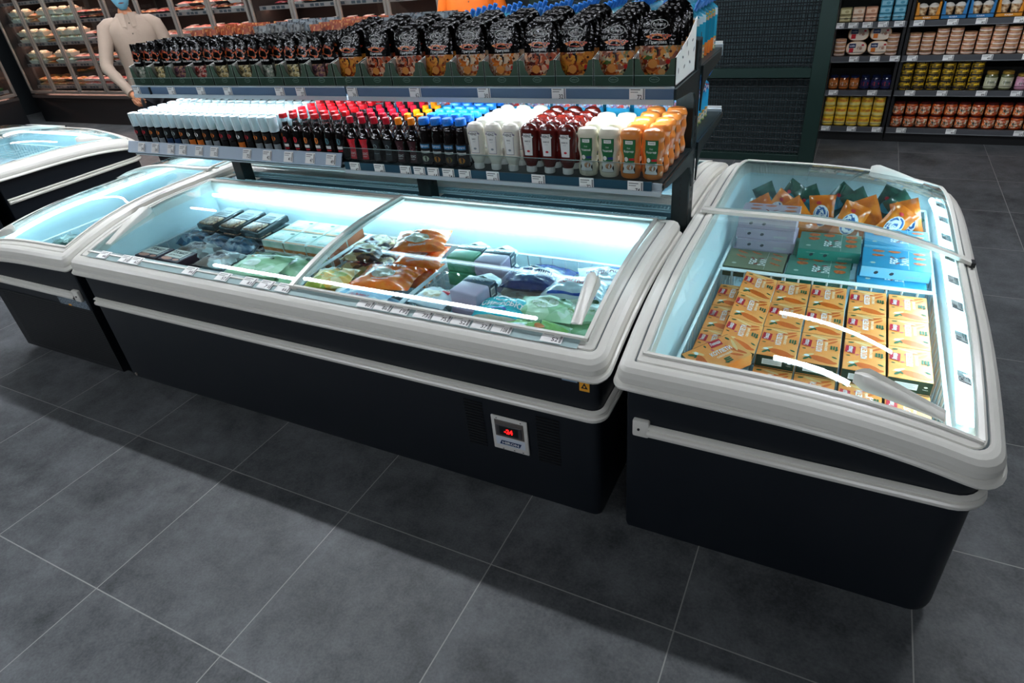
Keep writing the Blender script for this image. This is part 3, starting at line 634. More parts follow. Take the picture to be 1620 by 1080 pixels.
def blue_cap(foodm):
    r = root('sauce_bottle', '', 'bottle'); P = smooth_prof([(.02, 0), (.026, .005), (.026, .085), (.025, .1), (.0225, .118), (.0225, .128), (.0165, .14), (.0165, .146)], 24)
    mb = MB(); mb.lathe(P, SAUCE, 16); f = wfn(P, 1, 1); wrap_rect(mb, f, -.03, .03, .012, .085, LBK, .0002); wrap_rect(mb, f, -.019, .021, .066, .08, mat('label_blue', '#2f7cae', .35), .0006)
    put_text(mb, 'ТОРЧИН', (0, .073), .034, .008, LWH, None, .001, .015, f); wrap_shape(mb, f, lambda t: .02, .048, .056, LWH, .0006, 2); wrap_poly(mb, f, [(.014*cos(t), .028+.011*sin(t)) for t in np.linspace(0, 2*pi, 11)[:-1]], foodm, .0008)
    wrap_rect(mb, f, .033, .042, .02, .08, LGY, .0004, 2, 4); mb.build('body', r)
    mb = MB(); c = mat('cap_blue', '#1c78d8', .3); mb.lathe([(.0195, .146), (.0205, .149), (.0195, .166), (.0175, .169), (0, .169)], c, 16, cap=False); mb.poly([(.0195*cos(t), .0195*sin(t), .146) for t in np.linspace(0, 2*pi, 17)[:-1]][::-1], c); mb.build('cap', r)
    return r
def keystone(bodym, word, bean, capm=None):
    """squeeze bottle standing on its cap"""
    r = root('squeeze_bottle', '', 'bottle'); P = smooth_prof([(.018, .020), (.021, .024), (.031, .05), (.0295, .058), (.0345, .13), (.034, .148), (.026, .163), (.012, .168)], 26)
    mb = MB(); mb.lathe(P, bodym, 18, sx=1, sy=.62); f = wfn(P, 1, .62)
    def kw(s): return lambda t: (s*(.0155+.0045*t) if t < .82 else s*(.0155+.0045*t)*1.22 if t < .9 else s*.0165*1.0)
    wrap_shape(mb, f, kw(1.06), .060, .140, INK if bean else mat('label_line', '#8f8797', .4), .0002, 20); wrap_shape(mb, f, kw(.98), .062, .138, LWH, .0005, 20)
    put_text(mb, 'HEINZ', (0, .130), .028, .0085, INK, None, .0009, .02, f); put_text(mb, word, (0, .112), .022 if len(word) > 6 else .016, .0055, INK, None, .0009, .015, f)
    put_text(mb, 'SAUCE', (0, .103), .011, .003, LGY, None, .0009, .01, f); wrap_poly(mb, f, [(.006*cos(t)+.001, .077+.004*sin(t)) for t in np.linspace(0, 2*pi, 9)[:-1]], bean or LGY, .001); mb.build('body', r)
    mb = MB(); mb.lathe([(.0185, 0), (.0195, .002), (.0195, .018), (.0185, .021)], LWH, 16, sy=.85); mb.build('cap', r)
    return r
def wavy(bodym, word, banner):
    r = root('squeeze_bottle', '', 'bottle'); P = smooth_prof([(.028, 0), (.033, .006), (.036, .028), (.0295, .062), (.0365, .10), (.0335, .122), (.0375, .142), (.033, .158), (.02, .165), (.0, .166)], 34)
    mb = MB(); mb.lathe(P, bodym, 18, sx=1, sy=.68, cap=False); mb.poly([(.028*cos(t), .019*sin(t), 0) for t in np.linspace(0, 2*pi, 19)[:-1]][::-1], bodym); f = wfn(P, 1, .68)
    hw = lambda t: .022-.005*sin(pi*min(1, max(0, (t-.15)/.5)))
    wrap_shape(mb, f, lambda t: hw(t)+.0012, .019, .132, INK, .0001, 22); wrap_shape(mb, f, hw, .020, .055, LWH, .0005, 8); wrap_shape(mb, f, lambda t: hw(.35+.65*t), .055, .131, LGR, .0005, 14)
    wrap_shape(mb, f, lambda t: .013, .117, .128, LWH, .001, 2); put_text(mb, 'Чумак', (0, .1225), .02, .006, LGR, None, .0014, .01, f)
    put_text(mb, 'Соус', (0, .104), .012, .006, LWH, None, .0012, .01, f); put_text(mb, word, (0, .093), .034, .0085, LWH, None, .0012, .02, f)
    wrap_rect(mb, f, .0, .019, .062, .07, banner, .001, 3, 1); wrap_poly(mb, f, [(-.01+.007*cos(t), .066+.008*sin(t)) for t in np.linspace(0, 2*pi, 11)[:-1]], LWH, .0012)
    wrap_poly(mb, f, [(.004+.012*cos(t), .04+.009*sin(t)) for t in np.linspace(0, 2*pi, 11)[:-1]], food('food_bun', ['#6e2a12', '#c98a4a', '#e7d3b0', '#b3261b'], 240), .001)
    mb.build('body', r); return r
BZ = 1.0412
def place_grid(proto, xs, ys, labf, group, first, jit=.0008):
    for i, x in enumerate(xs):
        for j, y in enumerate(ys):
            loc = (x+rnd.uniform(-jit, jit), y+rnd.uniform(-jit, jit), BZ); rot = (0, 0, rnd.uniform(-.04, .04)); lab = labf(i, j)
            if first and not proto.get('used'):
                proto.location = loc; proto.rotation_euler = rot; proto['label'] = lab; proto['group'] = group; proto['used'] = 1
            else: copy_tree(proto, loc, rot, lab, group)
DEP = ['front row', 'second row', 'third row', 'fourth row', 'fifth row', 'sixth row']
cp = [small_clear(LGY, LOR), small_clear(LBK, LRED), small_clear(LOR, LWH), small_clear(mat('label_navy', '#1c3f66', .4), LGY)]
seq = [1, 1, 0, 0, 3, 3, 0, 2, 2, 0, 0, 1, 1, 2, 1, 0, 0, 0]; dsc = ['grey-labelled', 'black-labelled', 'orange-labelled', 'navy-labelled']
xs = [.205+.052*k for k in range(18)]
for i, x in enumerate(xs):
    place_grid(cp[seq[i]], [x], [.812+.054*j for j in range(6)], lambda a, j, i=i: '%s dark jar with frosted cap, %s file from the shelf end, %s' % (dsc[seq[i]], ORD[i], DEP[j]), 'clear-capped jars on the lower tier', True)
rp = [red_square(LRED, LOR), red_square(LOR, LRED), red_square(mat('label_bluegreen', '#4f7f8a', .4), mat('label_navy'))]
for i in range(6):
    place_grid(rp[i//2], [1.155+.056*i], [.815+.056*j for j in range(6)], lambda a, j, i=i: 'black sauce bottle with square red cap, %s file from left, %s' % (ORD[i], DEP[j]), 'square red-capped sauce bottles', True)
CR = mat('cap_crimson', '#b8142a', .3); CO = mat('cap_orange', '#f07f0a', .3); DGR = mat('label_dark_grey', '#1e2326', .4); MAR = mat('label_maroon', '#3c0e18', .35)
wp = [waisted(mat('label_bright_red', '#d41428', .35), CR), waisted(DGR, CR, False, True), waisted(MAR, CO)]
nm = ['waisted black sauce bottle with bright red label', 'waisted black sauce bottle with dark grey label', 'waisted black sauce bottle with orange cap']
for i in range(6):
    place_grid(wp[i//2], [1.497+.0562*i], [.818+.062*j for j in range(5 if i < 5 else 4)], lambda a, j, i=i: '%s, %s of its pair, %s' % (nm[i//2], ['left', 'right'][i % 2], DEP[j]), 'waisted sauce bottles', True)
FO = food('food_orange', ['#7a2c0c', '#e0701c', '#f3b13c', '#3f6b22'], 200); FG = food('food_green', ['#2c4a1a', '#6b9a3a', '#b3261b', '#1a2a12'], 200); FW = food('food_garlic', ['#d8d2c4', '#8fae78', '#f4f0e6', '#53663c'], 200)
bp_ = [blue_cap(FW), blue_cap(FO), blue_cap(FG), blue_cap(FO)]; bd = ['garlic', 'orange slice', 'green herb', 'nut']
for i in range(4):
    place_grid(bp_[i], [1.833+.0512*i], [.82+.058*j for j in range(6)], lambda a, j, i=i: 'dark sauce bottle with blue cap, %s file from left, %s' % (ORD[i], DEP[j]), 'blue-capped sauce bottles', True)
k1 = keystone(mat('mayo_cream', '#e9e4d6', .25, coat=.4), 'GARLIC', None); k2 = keystone(mat('bbq_brown', '#5a130c', .2, coat=.5), 'BARBECUE', LRED)
for q_ in (k1, k2): q_.scale = (.955,)*3
for i in range(3):
    place_grid(k1, [2.048+.0685*i], [.815+.062*j for j in range(5)], lambda a, j, i=i: 'cream garlic sauce squeeze bottle standing on its cap, %s file, %s' % (['left', 'middle', 'right'][i], DEP[j]), 'cream squeeze bottles', True)
    place_grid(k2, [2.2535+.0675*i], [.815+.060*j for j in range(5)], lambda a, j, i=i: 'brown barbecue sauce squeeze bottle standing on its cap, %s file, %s' % (['left', 'middle', 'right'][i], DEP[j]), 'brown barbecue squeeze bottles', True)
v1 = wavy(mat('sauce_ivory', '#ddd6bf', .28, coat=.4), 'Часниковий', mat('banner_blue', '#26357c', .4)); v2 = wavy(mat('sauce_orange', '#dd8238', .28, coat=.4), 'Бургер', LRED)
for q_ in (v1, v2): q_.scale = (.94,)*3
for i in range(2):
    place_grid(v1, [2.4595+.0715*i], [.82+.062*j for j in range(4)], lambda a, j, i=i: 'ivory wavy squeeze bottle with green label, %s file, %s' % (['left', 'right'][i], DEP[j]), 'ivory wavy squeeze bottles', True)
    place_grid(v2, [2.6025+.0715*i], [.82+.070*j for j in range(5)], lambda a, j, i=i: 'orange wavy squeeze bottle with green label, %s file, %s' % (['left', 'right'][i], DEP[j]), 'orange wavy squeeze bottles', True)

# ---------------------------------------------------------------- seasoning sachets in display boxes on the upper tier
SBK = mat('sachet_black', '#040303', .13, spec=.3, noise=(18, '#0e0806', .5, .7), bump=(28, .55)); FLAME = food('flame_print', ['#2a0806', '#e02a10', '#f5821c', '#a8180a'], 140, .3)
GR_ = [food('grill_print_%d' % k, c, 75, .25) for k, c in enumerate([['#2a0d05', '#c2541a', '#e79a4a', '#7c1d0d', '#f0d6b0', '#3f5a1c'], ['#1d0a05', '#a83e12', '#f0a838', '#5e150a', '#d9822c'], ['#2a1208', '#c98a50', '#efe0c4', '#8c2a14', '#e07a24'], ['#2a0d05', '#8c2410', '#d06030', '#efc9a8', '#501008']])]
MB_ = [food('marin_print_%d' % k, c, 110, .3) for k, c in enumerate([['#131010', '#c9b06a', '#efe7c4', '#3a3a2c'], ['#1a0606', '#c22a20', '#e8d8c8', '#5a0f12'], ['#20101c', '#7c4a68', '#c9a070', '#2a1220'], ['#101812', '#b8c0b0', '#5a6a54', '#e0dccf']])]
def sachet(w, h, kind, foodm, words, arch=True):
    r = root('seasoning_sachet', '', 'sachet'); nu, nv = 10, 16
    def width(v):
        if arch: return w*(.93+.07*min(1, v*5)) * (1 if v < .68 else max(.05, 1-((v-.68)/.34)**2.6)**(1/2.6)*.97)
        return w
    def P(u, v, side, lift=0):
        x = (u-.5)*width(v); b = (1-(2*u-1)**4)*sin(pi*min(1, max(0, v))**.8)*.011+.0006; wr = .0012*sin(9*u+side*2)*sin(13*v)
        return (x, side*(b+lift)+wr*b*60*side*.5, v*h)
    mb = MB(); G = [[P(i/nu, j/nv, -1) for i in range(nu+1)] for j in range(nv+1)]; cut = 8 if kind == 'grill' else 7
    mb.grid(G[:cut+1], foodm if True else SBK); mb.grid(G[cut:], SBK); B = [[P(1-i/nu, j/nv, 1) for i in range(nu+1)] for j in range(nv+1)]; mb.grid(B, SBK)
    mb.grid([[g[-1] for g in G], [b[0] for b in B]], SBK); mb.grid([[g[0] for g in G], [b[-1] for b in B]], SBK); mb.grid([G[-1][::-1], B[-1]], SBK); mb.grid([G[0], B[0][::-1]], SBK)
    f = lambda p: P(p[0]/width(min(1, max(0, p[1]/h)))+.5, p[1]/h, -1, .0004+p[2])
    if kind == 'grill':
        for a, b, m_, l in ((.026, .0135, LWH, .0002), (.0245, .012, SBK, .0005)): mb.poly([f((a*cos(t), h*.80+b*sin(t), l)) for t in np.linspace(0, 2*pi, 19)[:-1]], m_)
        put_text(mb, words[0], (0, h*.80), .038, .008, LWH, None, .0008, .0, f); put_text(mb, 'GRILL', (0, h*.685), .036, .0095, LWH, None, .001, .0, f)
        mb.poly([f((.036*cos(t)*(1+.15*sin(5*t)), h*.625+.009*sin(t)*(1+.2*sin(4*t)), .0002)) for t in np.linspace(0, 2*pi, 19)[:-1]], FLAME)
        put_text(mb, 'Приправа', (0, h*.545), .052, .011, LWH, None, .001, .01, f); put_text(mb, words[1], (0, h*.49), .058, .005, LWH, None, .001, .01, f)
        mb.poly([f((-.012+.015*cos(t), h*.24+.013*sin(t), .0004)) for t in np.linspace(0, 2*pi, 11)[:-1]], mat('food_potato', '#d98a3a', .35)); mb.poly([f((.034+.007*cos(t), h*.27+.007*sin(t), .0004)) for t in np.linspace(0, 2*pi, 9)[:-1]], mat('food_tomato', '#b81a14', .3)); mb.poly([f((.016+.012*cos(t), h*.12+.009*sin(t), .0004)) for t in np.linspace(0, 2*pi, 11)[:-1]], mat('food_mushroom', '#c99558', .35))
    else:
        mb.poly([f((.028*cos(t)*(1+.2*sin(5*t)), h*.70+.019*sin(t)*(1+.3*sin(4*t)), .0003)) for t in np.linspace(0, 2*pi, 19)[:-1]], FLAME)
        put_text(mb, words[1], (0, h*.55), .054, .009, LWH, None, .0008, .015, f); put_text(mb, words[0], (0, h*.84), .02, .004, LGY, None, .0008, .0, f)
    mb.build('pouch', r, 60); return r
GRN = mat('box_green', '#39523f', .5); KRF = mat('box_kraft', '#b98a55', .6); WPR = mat('box_white_print', '#e4e2dc', .5)
def display_box(w, side=False):
    r = root('display_box', '', 'display box'); D = .25; t = .003; H1 = .032; H2 = .082
    mb = MB(); mb.bx(-w/2, w/2, 0, D, 0, t, KRF); mb.bx(-w/2, w/2, D-t, D, t, .15, KRF)
    pts = [(-w/2, 0), (w/2, 0), (w/2, H2), (w/2-.016, H2-.004), (w/2-.022, H1+.02), (w/2-.034, H1+.003), (-w/2+.034, H1+.003), (-w/2+.022, H1+.02), (-w/2+.016, H2-.004), (-w/2, H2)]
    for y, rev in ((0, 0), (t, 1)):
        p = [(x, y, z) for x, z in pts]
        # left column, middle, right column as convex pieces
        for idx in ((0, 1, 5, 6), (1, 2, 3, 4, 5), (0, 6, 7, 8, 9)):
            q = [p[k] for k in idx]; mb.poly(q[::-1] if rev else q, GRN)
    mb.grid([[(x, 0, z) for x, z in pts], [(x, t, z) for x, z in pts]], GRN, closed_v=True); mb.build('front_panel', r, 0)
    mb = MB()
    for s in (-1, 1):
        x = s*w/2; q = [(x, 0, 0), (x, D, 0), (x, D, .16), (x, D*.6, .115), (x, 0, H2)]; xi = x-s*t; m_ = WPR if (side and s > 0) else GRN
        mb.poly(q if s > 0 else q[::-1], m_); mb.poly([(xi, a, b) for _, a, b in q][::-1 if s > 0 else 1], WPR); mb.grid([q, [(xi, a, b) for _, a, b in q]], WPR, closed_v=True)
        if side and s > 0:
            for k in range(9):
                M = T3((x+.0008, .03+.024*k, .04+.03*((k*5) % 3)), rz=pi/2) @ T3(rx=pi/2); put_ell(mb, (0, 0), .004, .009, mat('doodle_grey', '#55595a', .6), M, 0, 8, rot=k*.7)
    mb.build('side_panel', r, 0)
    mb = MB(); M = T3((0, -.0006, .022), rx=pi/2); put_ell(mb, (0, 0), .016, .0085, mat('logo_pale', '#a9b8aa', .5), M, .0, 18); put_ell(mb, (0, 0), .0146, .0072, GRN, M, .0003, 18); put_text(mb, 'Любисток', (0, 0), .022, .005, mat('logo_pale'), M, .0006, 0); mb.build('logo', r, 0)
    return r
edges = [.19+.135*k for k in range(9)]+[1.404, 1.54, 1.675, 1.805, 1.935, 2.066, 2.196, 2.328, 2.458, 2.588, 2.716]
bxp = display_box(.128); bxs = display_box(.128, True)
gs = [sachet(.116, .190, 'grill', GR_[k], ('Любисток', ['для картоплі', 'для м\'яса на грилі', 'для птиці та гриля', 'для барбекю'][k])) for k in range(4)]
ms = [sachet(.064, .168, 'marin', MB_[k], ('Любисток', 'Темна Зелень'), False) for k in range(4)]
what = ['potato', 'steak', 'fish', 'red meat']
def use(proto, loc, rot, lab, grp):
    if not proto.get('used'): proto.location = loc; proto.rotation_euler = rot; proto['label'] = lab; proto['group'] = grp; proto['used'] = 1; return proto
    return copy_tree(proto, loc, rot, lab, grp)
nb = len(edges)-1
for i in range(nb):
    xc = (edges[i]+edges[i+1])/2; last = i == nb-1
    use(bxs if last else bxp, (xc, .887, 1.3012), (0, 0, 0), ('green display box with a white printed side at the right end of the upper tier' if last else 'green display box of sachets, %s from the left on the upper tier' % ORD[i]), 'green display boxes on the upper tier')
    if i >= 9:
        k = [1, 3, 3, 1, 2, 2, 3, 1, 0, 0][i-9]
        for j in range(5):
            z = 1.305+.005*j+(.012 if last and j == 0 else 0)
            use(gs[k], (xc+rnd.uniform(-.001, .001), .912+.045*j, z), (-.10+rnd.uniform(-.03, .03), rnd.uniform(-.012, .012), rnd.uniform(-.03, .03)), 'black grill seasoning sachet with arched top in the %s display box, %s' % (ORD[i], DEP[j]), 'grill seasoning sachets')
    else:
        for c in range(2):
            k = [3, 0, 0, 3, 2, 1, 1, 0, 0, 3, 0, 3][(i*2+c) % 12]
            for j in range(5):
                use(ms[k], (xc+(c-.5)*.056, .910+.045*j+.016*c, 1.305), (-.08+rnd.uniform(-.03, .03), 0, rnd.uniform(-.1, .1)), 'small black marinade sachet, %s side of the %s display box, %s' % (['left', 'right'][c], ORD[i], DEP[j]), 'marinade sachets')

# ---------------------------------------------------------------- pouches on the rear tiers
def spout_pouch(w, h, m1, m2, m3, capm):
    r = root('spouted_pouch', '', 'pouch'); nu, nv = 8, 12
    def P(u, v, s):
        ww = w*(1 if v < .8 else 1-.12*(v-.8)/.2); b = (1-(2*u-1)**4)*(.02*(1-v)**.7+.002)+.0008; cut = h if u < .62 else h*(1-.17*(u-.62)/.38*v**6)
        return ((u-.5)*ww, s*b, v*cut)
    mb = MB(); G = [[P(i/nu, j/nv, -1) for i in range(nu+1)] for j in range(nv+1)]; B = [[P(1-i/nu, j/nv, 1) for i in range(nu+1)] for j in range(nv+1)]
    for Q in (G, B): mb.grid(Q[:4], m2); mb.grid(Q[3:9], m1); mb.grid(Q[8:11], m3); mb.grid(Q[10:], m1)
    mb.grid([[g[-1] for g in G], [b[0] for b in B]], m1); mb.grid([[g[0] for g in G], [b[-1] for b in B]], m1); mb.grid([G[-1][::-1], B[-1]], m1); mb.grid([G[0], B[0][::-1]], m1)
    mb.build('pouch', r, 60)
    mb = MB(); M = T3((w*.34, 0, h*.93), ry=.5); mb.lathe([(.006, 0), (.006, .012), (.0095, .012), (.0095, .034), (.008, .036), (0, .036)], capm, 10, M, cap=False); mb.build('spout_cap', r); return r
CY = mat('pouch_cyan', '#2f9cba', .25, coat=.3); CY2 = mat('pouch_teal', '#1d7f9a', .25, coat=.3); CB = mat('cap_bright_blue', '#1f6fc4', .3); YG = food('print_salad', ['#b8b23a', '#c2281e', '#e9e2c0', '#4f8a2a', '#2f9cba'], 80)
SIL = food('print_silver', ['#4a5560', '#a8b4ba', '#2b333a', '#7c8a92'], 60); RB = food('print_redbrown', ['#5a1c10', '#b8562a', '#8a2a18', '#d99a5a'], 60)
sp = [spout_pouch(.105, .175, CY, YG, mat('pouch_white_band', '#cfe0e4', .3), CB), spout_pouch(.105, .175, CY2, LOR, YG, CB)]
for i in range(9):
    for j in range(7):
        use(sp[(i+j//3) % 2], (1.72+.1155*i, 1.268+.05*j, 1.3015), (.01*rnd.uniform(-1, 1), 0, rnd.uniform(-.05, .05)), 'blue spouted pouch on the rear upper tier, %s column, %s from far side' % (ORD[i], ORD[6-j]), 'spouted pouches on the rear upper tier')
def flat_pouch(w, h, m1, m2, nm_):
    r = root(nm_, '', 'pouch'); mb = MB(); nu, nv = 6, 8
    P = lambda u, v, s: ((u-.5)*w*(1-.05*sin(pi*v)), s*((1-(2*u-1)**4)*sin(pi*v)*.012+.0006), v*h)
    G = [[P(i/nu, j/nv, -1) for i in range(nu+1)] for j in range(nv+1)]; B = [[P(1-i/nu, j/nv, 1) for i in range(nu+1)] for j in range(nv+1)]
    for Q in (G, B): mb.grid(Q[:5], m2); mb.grid(Q[4:], m1)
    mb.grid([[g[-1] for g in G], [b[0] for b in B]], m1); mb.grid([[g[0] for g in G], [b[-1] for b in B]], m1); mb.build('pouch', r, 60); return r
fp = [flat_pouch(.10, .185, SIL, SBK, 'silver_pouch'), flat_pouch(.10, .18, RB, SBK, 'brown_pouch')]
for i in range(13):
    for j in range(4):
        k = 1 if i < 4 or (i > 6 and i < 10) else 0
        use(fp[k], (.26+.11*i, 1.262+.075*j, 1.302), (rnd.uniform(-.05, .05), 0, rnd.uniform(-.2, .2)), '%s snack pouch on the rear upper tier, %s column, %s from far side' % (['silver', 'red-brown'][k], ORD[i], ORD[3-j]), 'flat pouches on the rear upper tier')
sp2 = [spout_pouch(.095, .16, mat('pouch_sky', '#2fa8d6', .25, coat=.3), YG, food('print_plate', ['#e9f0f0', '#2a5fae', '#c2281e', '#9fd0e0'], 90), CB)]
for i in range(12):
    for j in range(7 if i > 9 else 3):
        yy = 1.275+.055*j
        use(sp2[0], (1.42+.11*i, yy, BZ), (0, 0, rnd.uniform(-.1, .1)), 'sky-blue spouted pouch on the rear lower tier, %s column, %s row' % (ORD[i], ORD[j]), 'spouted pouches on the rear lower tier')
gb = root('glass_bottle', 'brown glass bottle', 'bottle'); mb = MB(); mb.lathe(smooth_prof([(.02, 0), (.027, .004), (.027, .08), (.012, .11), (.012, .14)]), mat('brown_glass', '#2b1306', .1, coat=.5), 14); mb.build('body', gb); mb = MB(); mb.lathe([(.0135, .138), (.0135, .152), (0, .152)], mat('cap_gold', '#8a6a2c', .3, .6), 12, cap=False); mb.build('cap', gb)
for i in range(14):
    for j in range(2):
        use(gb, (.30+.075*i, 1.28+.07*j, BZ), (0, 0, 0), 'brown glass bottle with gold cap on rear lower tier, %s from left, %s row' % (ORD[i], ORD[j]), 'brown bottles on the rear lower tier')
# ---------------------------------------------------------------- frozen goods in the freezers
OR1 = mat('carton_orange', '#ff8c34', .38, noise=(9, '#ffb062', .35, .65)); OR2 = mat('carrot_orange', '#e2640f', .4); FLAG = mat('flag_red', '#c4122a', .4); CGR = mat('carton_green', '#1d3a2c', .45); LEAF = mat('leaf_green', '#2e5a30', .5); PINK = mat('radish_pink', '#e0566a', .4); PALE = mat('pale_slice', '#f9c98a', .4)
def carton():
    r = root('frozen_cutlet_carton', '', 'carton'); w, l, h = .117, .176, .0455
    mb = MB(); mb.box((0, 0, h/2), (w, l, h), OR1, bev=.0015)
    M = T3((0, 0, h))
    for i, (x, y, a, b, ro, m_) in enumerate([(.02, .062, .032, .006, .5, OR2), (-.005, .07, .028, .005, -.3, PALE), (.035, .05, .02, .005, .8, OR2), (.01, -.06, .036, .016, -.3, OR2), (-.03, -.045, .02, .006, .6, PALE), (.035, -.072, .02, .008, .1, OR2), (-.04, .07, .009, .004, .2, LEAF), (-.045, -.01, .006, .003, 0, LEAF), (.048, .005, .007, .003, 1, LEAF), (.045, -.04, .009, .004, -.5, LEAF), (-.035, -.066, .012, .005, .9, LEAF), (-.025, -.058, .010, .004, 2.2, LEAF), (-.01, .045, .006, .004, 0, PINK), (-.02, .0, .006, .003, .4, PINK), (-.034, -.05, .008, .006, 0, WHITE)]):
        put_ell(mb, (x, y), a, b, m_, M, .0003+.00008*i, 12, ro)
    mb.poly([(-.055, .008, .0018), (-.027, .002, .0018), (-.025, .044, .0018), (-.053, .048, .0018)], FLAG, M)
    put_text(mb, 'Левада', (0, 0), .036, .016, WHITE, M @ T3((-.040, .025, .002), rz=pi/2), .0003, .02)
    put_text(mb, 'КОТЛЕТИ', (0, 0), .074, .018, WHITE, M @ T3((-.002, .018, .0018), rz=pi/2), .0003, .03)
    put_text(mb, 'овочеві', (0, 0), .055, .011, mat('text_cream', '#fbe3c0', .5), M @ T3((.016, .018, .0018), rz=pi/2), .0003, .02)
    for k in range(3): put_rect(mb, .030+.0075*k, .0355+.0075*k, .004, .026, LEAF, M, .0019)
    M2 = T3((0, -l/2, h/2), rx=pi/2); put_rect(mb, -w/2+.001, w/2-.001, -h/2+.001, h/2-.001, CGR, M2, .0004); put_rect(mb, -.038, .022, -.011, .010, WHITE, M2, .0008)
    for k in range(4): put_rect(mb, -.034, .016-.006*(k % 2), .005-.004*k, .0062-.004*k, LGY, M2, .0011)
    put_ell(mb, (.042, .004), .005, .003, WHITE, M2, .0009); put_text(mb, 'Левада', (.042, -.005), .014, .003, WHITE, M2, .0009)
    M3 = T3((-w/2, 0, h/2), rx=pi/2, rz=-pi/2); put_rect(mb, -l/2+.001, l/2-.001, -h/2+.001, h/2-.001, CGR, M3, .0004)
    mb.build('carton_body', r, 0); return r
ca = carton(); G1 = 'orange frozen cutlet cartons'
colx = [3.118, 3.240, 3.368, 3.491]; coln = ['second', 'third', 'fourth', 'rightmost']; rown = ['front', 'middle', 'back']
for c, x in enumerate(colx):
    for j in range(3):
        for lv in range(2):
            use(ca, (x+rnd.uniform(-.001, .001), .792+.178*j, .4375+.0462*lv), (0, 0, rnd.uniform(-.006, .006)), 'orange cutlet carton laid flat, %s column, %s row, %s layer' % (coln[c], rown[j], ['lower', 'upper'][lv]), G1)
    for j in range(2):
        use(ca, (x+rnd.uniform(-.001, .001), .612-.178*j, .4375), (0, 0, rnd.uniform(-.006, .006)), 'orange cutlet carton one step lower at the freezer front, %s column, %s' % (coln[c], ['near row', 'nearest the rim'][j]), G1)
for j in range(3):
    use(ca, (2.912, .793+.177*j, .4375), (0, 0, 0), 'orange cutlet carton against the left basket wire, half under the tilted column, %s' % rown[j], G1)
    use(ca, (2.992, .787+.178*j, .4985), (0, .20, -.02), 'orange cutlet carton tilted to the right beside the basket wire, %s of three' % rown[j], G1)
for k, (x, y, z, rr, lb) in enumerate([(2.955, .60, .530, (.12, .10, -.72), 'large looking orange carton lying askew on top in the front left corner'), (2.99, .462, .4845, (.0, .0, -.25), 'orange carton slanting in front of the tilted column at the rim'), (2.935, .462, .4375, (0, 0, -.05), 'orange carton at the very front left corner under the askew ones')]):
    use(ca, (x, y, z), rr, lb, G1)

def ego(name, col, col2, shape, nug):
    r = root('frozen_snack_box', '', 'box'); w, l, h = .222, .172, .043; c = mat('ego_'+name, col, .45); c2 = mat('ego_side_'+name, col2, .45)
    mb = MB(); mb.box((0, 0, h/2), (w, l, h), c, bev=.0015); M = T3((0, 0, h))
    pos = [(-.06, .06), (-.06, .02), (-.005, .062), (.075, .06), (.075, .02), (.075, -.025)]
    for k, (x, y) in enumerate(pos):
        put_ell(mb, (x, y), nug[0]*1.12, nug[1]*1.15, mat('nugget', '#d8702e', .5, noise=(90, '#a84a1c', .4, .6)), M, .0006+.0001*k, 12, shape, .08)
    put_text(mb, 'EGO', (0, 0), .052, .028, WHITE, M @ T3((-.007, -.02, 0), rz=pi/2), .0012, .03); put_text(mb, 'ЇЖКА', (0, 0), .064, .028, WHITE, M @ T3((.026, -.018, 0), rz=pi/2), .0012, .03)
    for k, (x, y, s_) in enumerate([(.005, -.04, .9), (-.012, .008, 2.2), (.02, .012, .5)]): put_ell(mb, (x, y), .012, .004, mat('red_splash', '#8e2a1c', .5), M, .0019+.0001*k, 10, s_)
    put_ell(mb, (-.075, -.05), .009, .007, mat('pale_mark', '#b8c0b4', .6), M, .0006); put_rect(mb, .04, .0415, -.08, .08, mat('pale_mark'), M, .0006)
    M2 = T3((0, -l/2, h/2), rx=pi/2); put_rect(mb, -w/2+.001, w/2-.001, -h/2+.001, h/2-.001, c2, M2, .0004); put_text(mb, 'ЗАМОРОЖЕНІ', (.06, -.006), .05, .009, mat('pale_mark'), M2, .0008, .02)
    for x in (-.06, -.01): put_ell(mb, (x, 0), .008, .006, mat('dark_mark', '#3c3c40', .6), M2, .0008, 8, .5); put_rect(mb, x-.02, x+.012, .008, .0092, mat('pale_mark'), M2, .0008)
    mb.build('carton_body', r, 0); return r
olive = ego('olive', '#74785c', '#5c6048', -.5, (.022, .0055)); green = ego('green', '#4c7d6e', '#2f8a78', .1, (.019, .013)); mauve = ego('mauve', '#b9a8b8', '#b0a0b0', .1, (.02, .008)); blue = ego('blue', '#1f86ac', '#8fd0ea', 0, (.019, .009))
G2 = 'frozen snack boxes in the rear basket'
for p, x, y, z, lb in [(olive, 2.960, 1.356, 0, 'olive snack box with sliced sausage print behind the wire divider'), (green, 3.191, 1.352, 0, 'dark green snack box directly behind the wire divider'), (green, 3.215, 1.50, 1, 'dark green snack box stacked on the upper step, letters showing'), (green, 3.199, 1.528, 0, 'dark green snack box underneath the upper one, mostly hidden'),
                        (mauve, 2.968, 1.535, 0, 'mauve snack box, lowest of the stack'), (mauve, 2.978, 1.535, 1, 'mauve snack box, second from the bottom of the stack'), (mauve, 2.972, 1.545, 2, 'mauve snack box, third of the stack'), (mauve, 2.974, 1.55, 3, 'mauve snack box, topmost of the stack under the glass lid bar'),
                        (blue, 3.436, 1.352, 0, 'blue snack box with pale front side behind the divider'), (blue, 3.440, 1.531, 0, 'blue snack box lying under the other, second from divider'), (blue, 3.444, 1.40, 1, 'blue snack box on top, pale side facing the divider'), (blue, 3.446, 1.60, 1, 'teal-blue snack box on top beside the orange bags')]:
    use(p, (x, y, .5045+.0436*z), (0, 0, rnd.uniform(-.012, .012)), lb, G2)

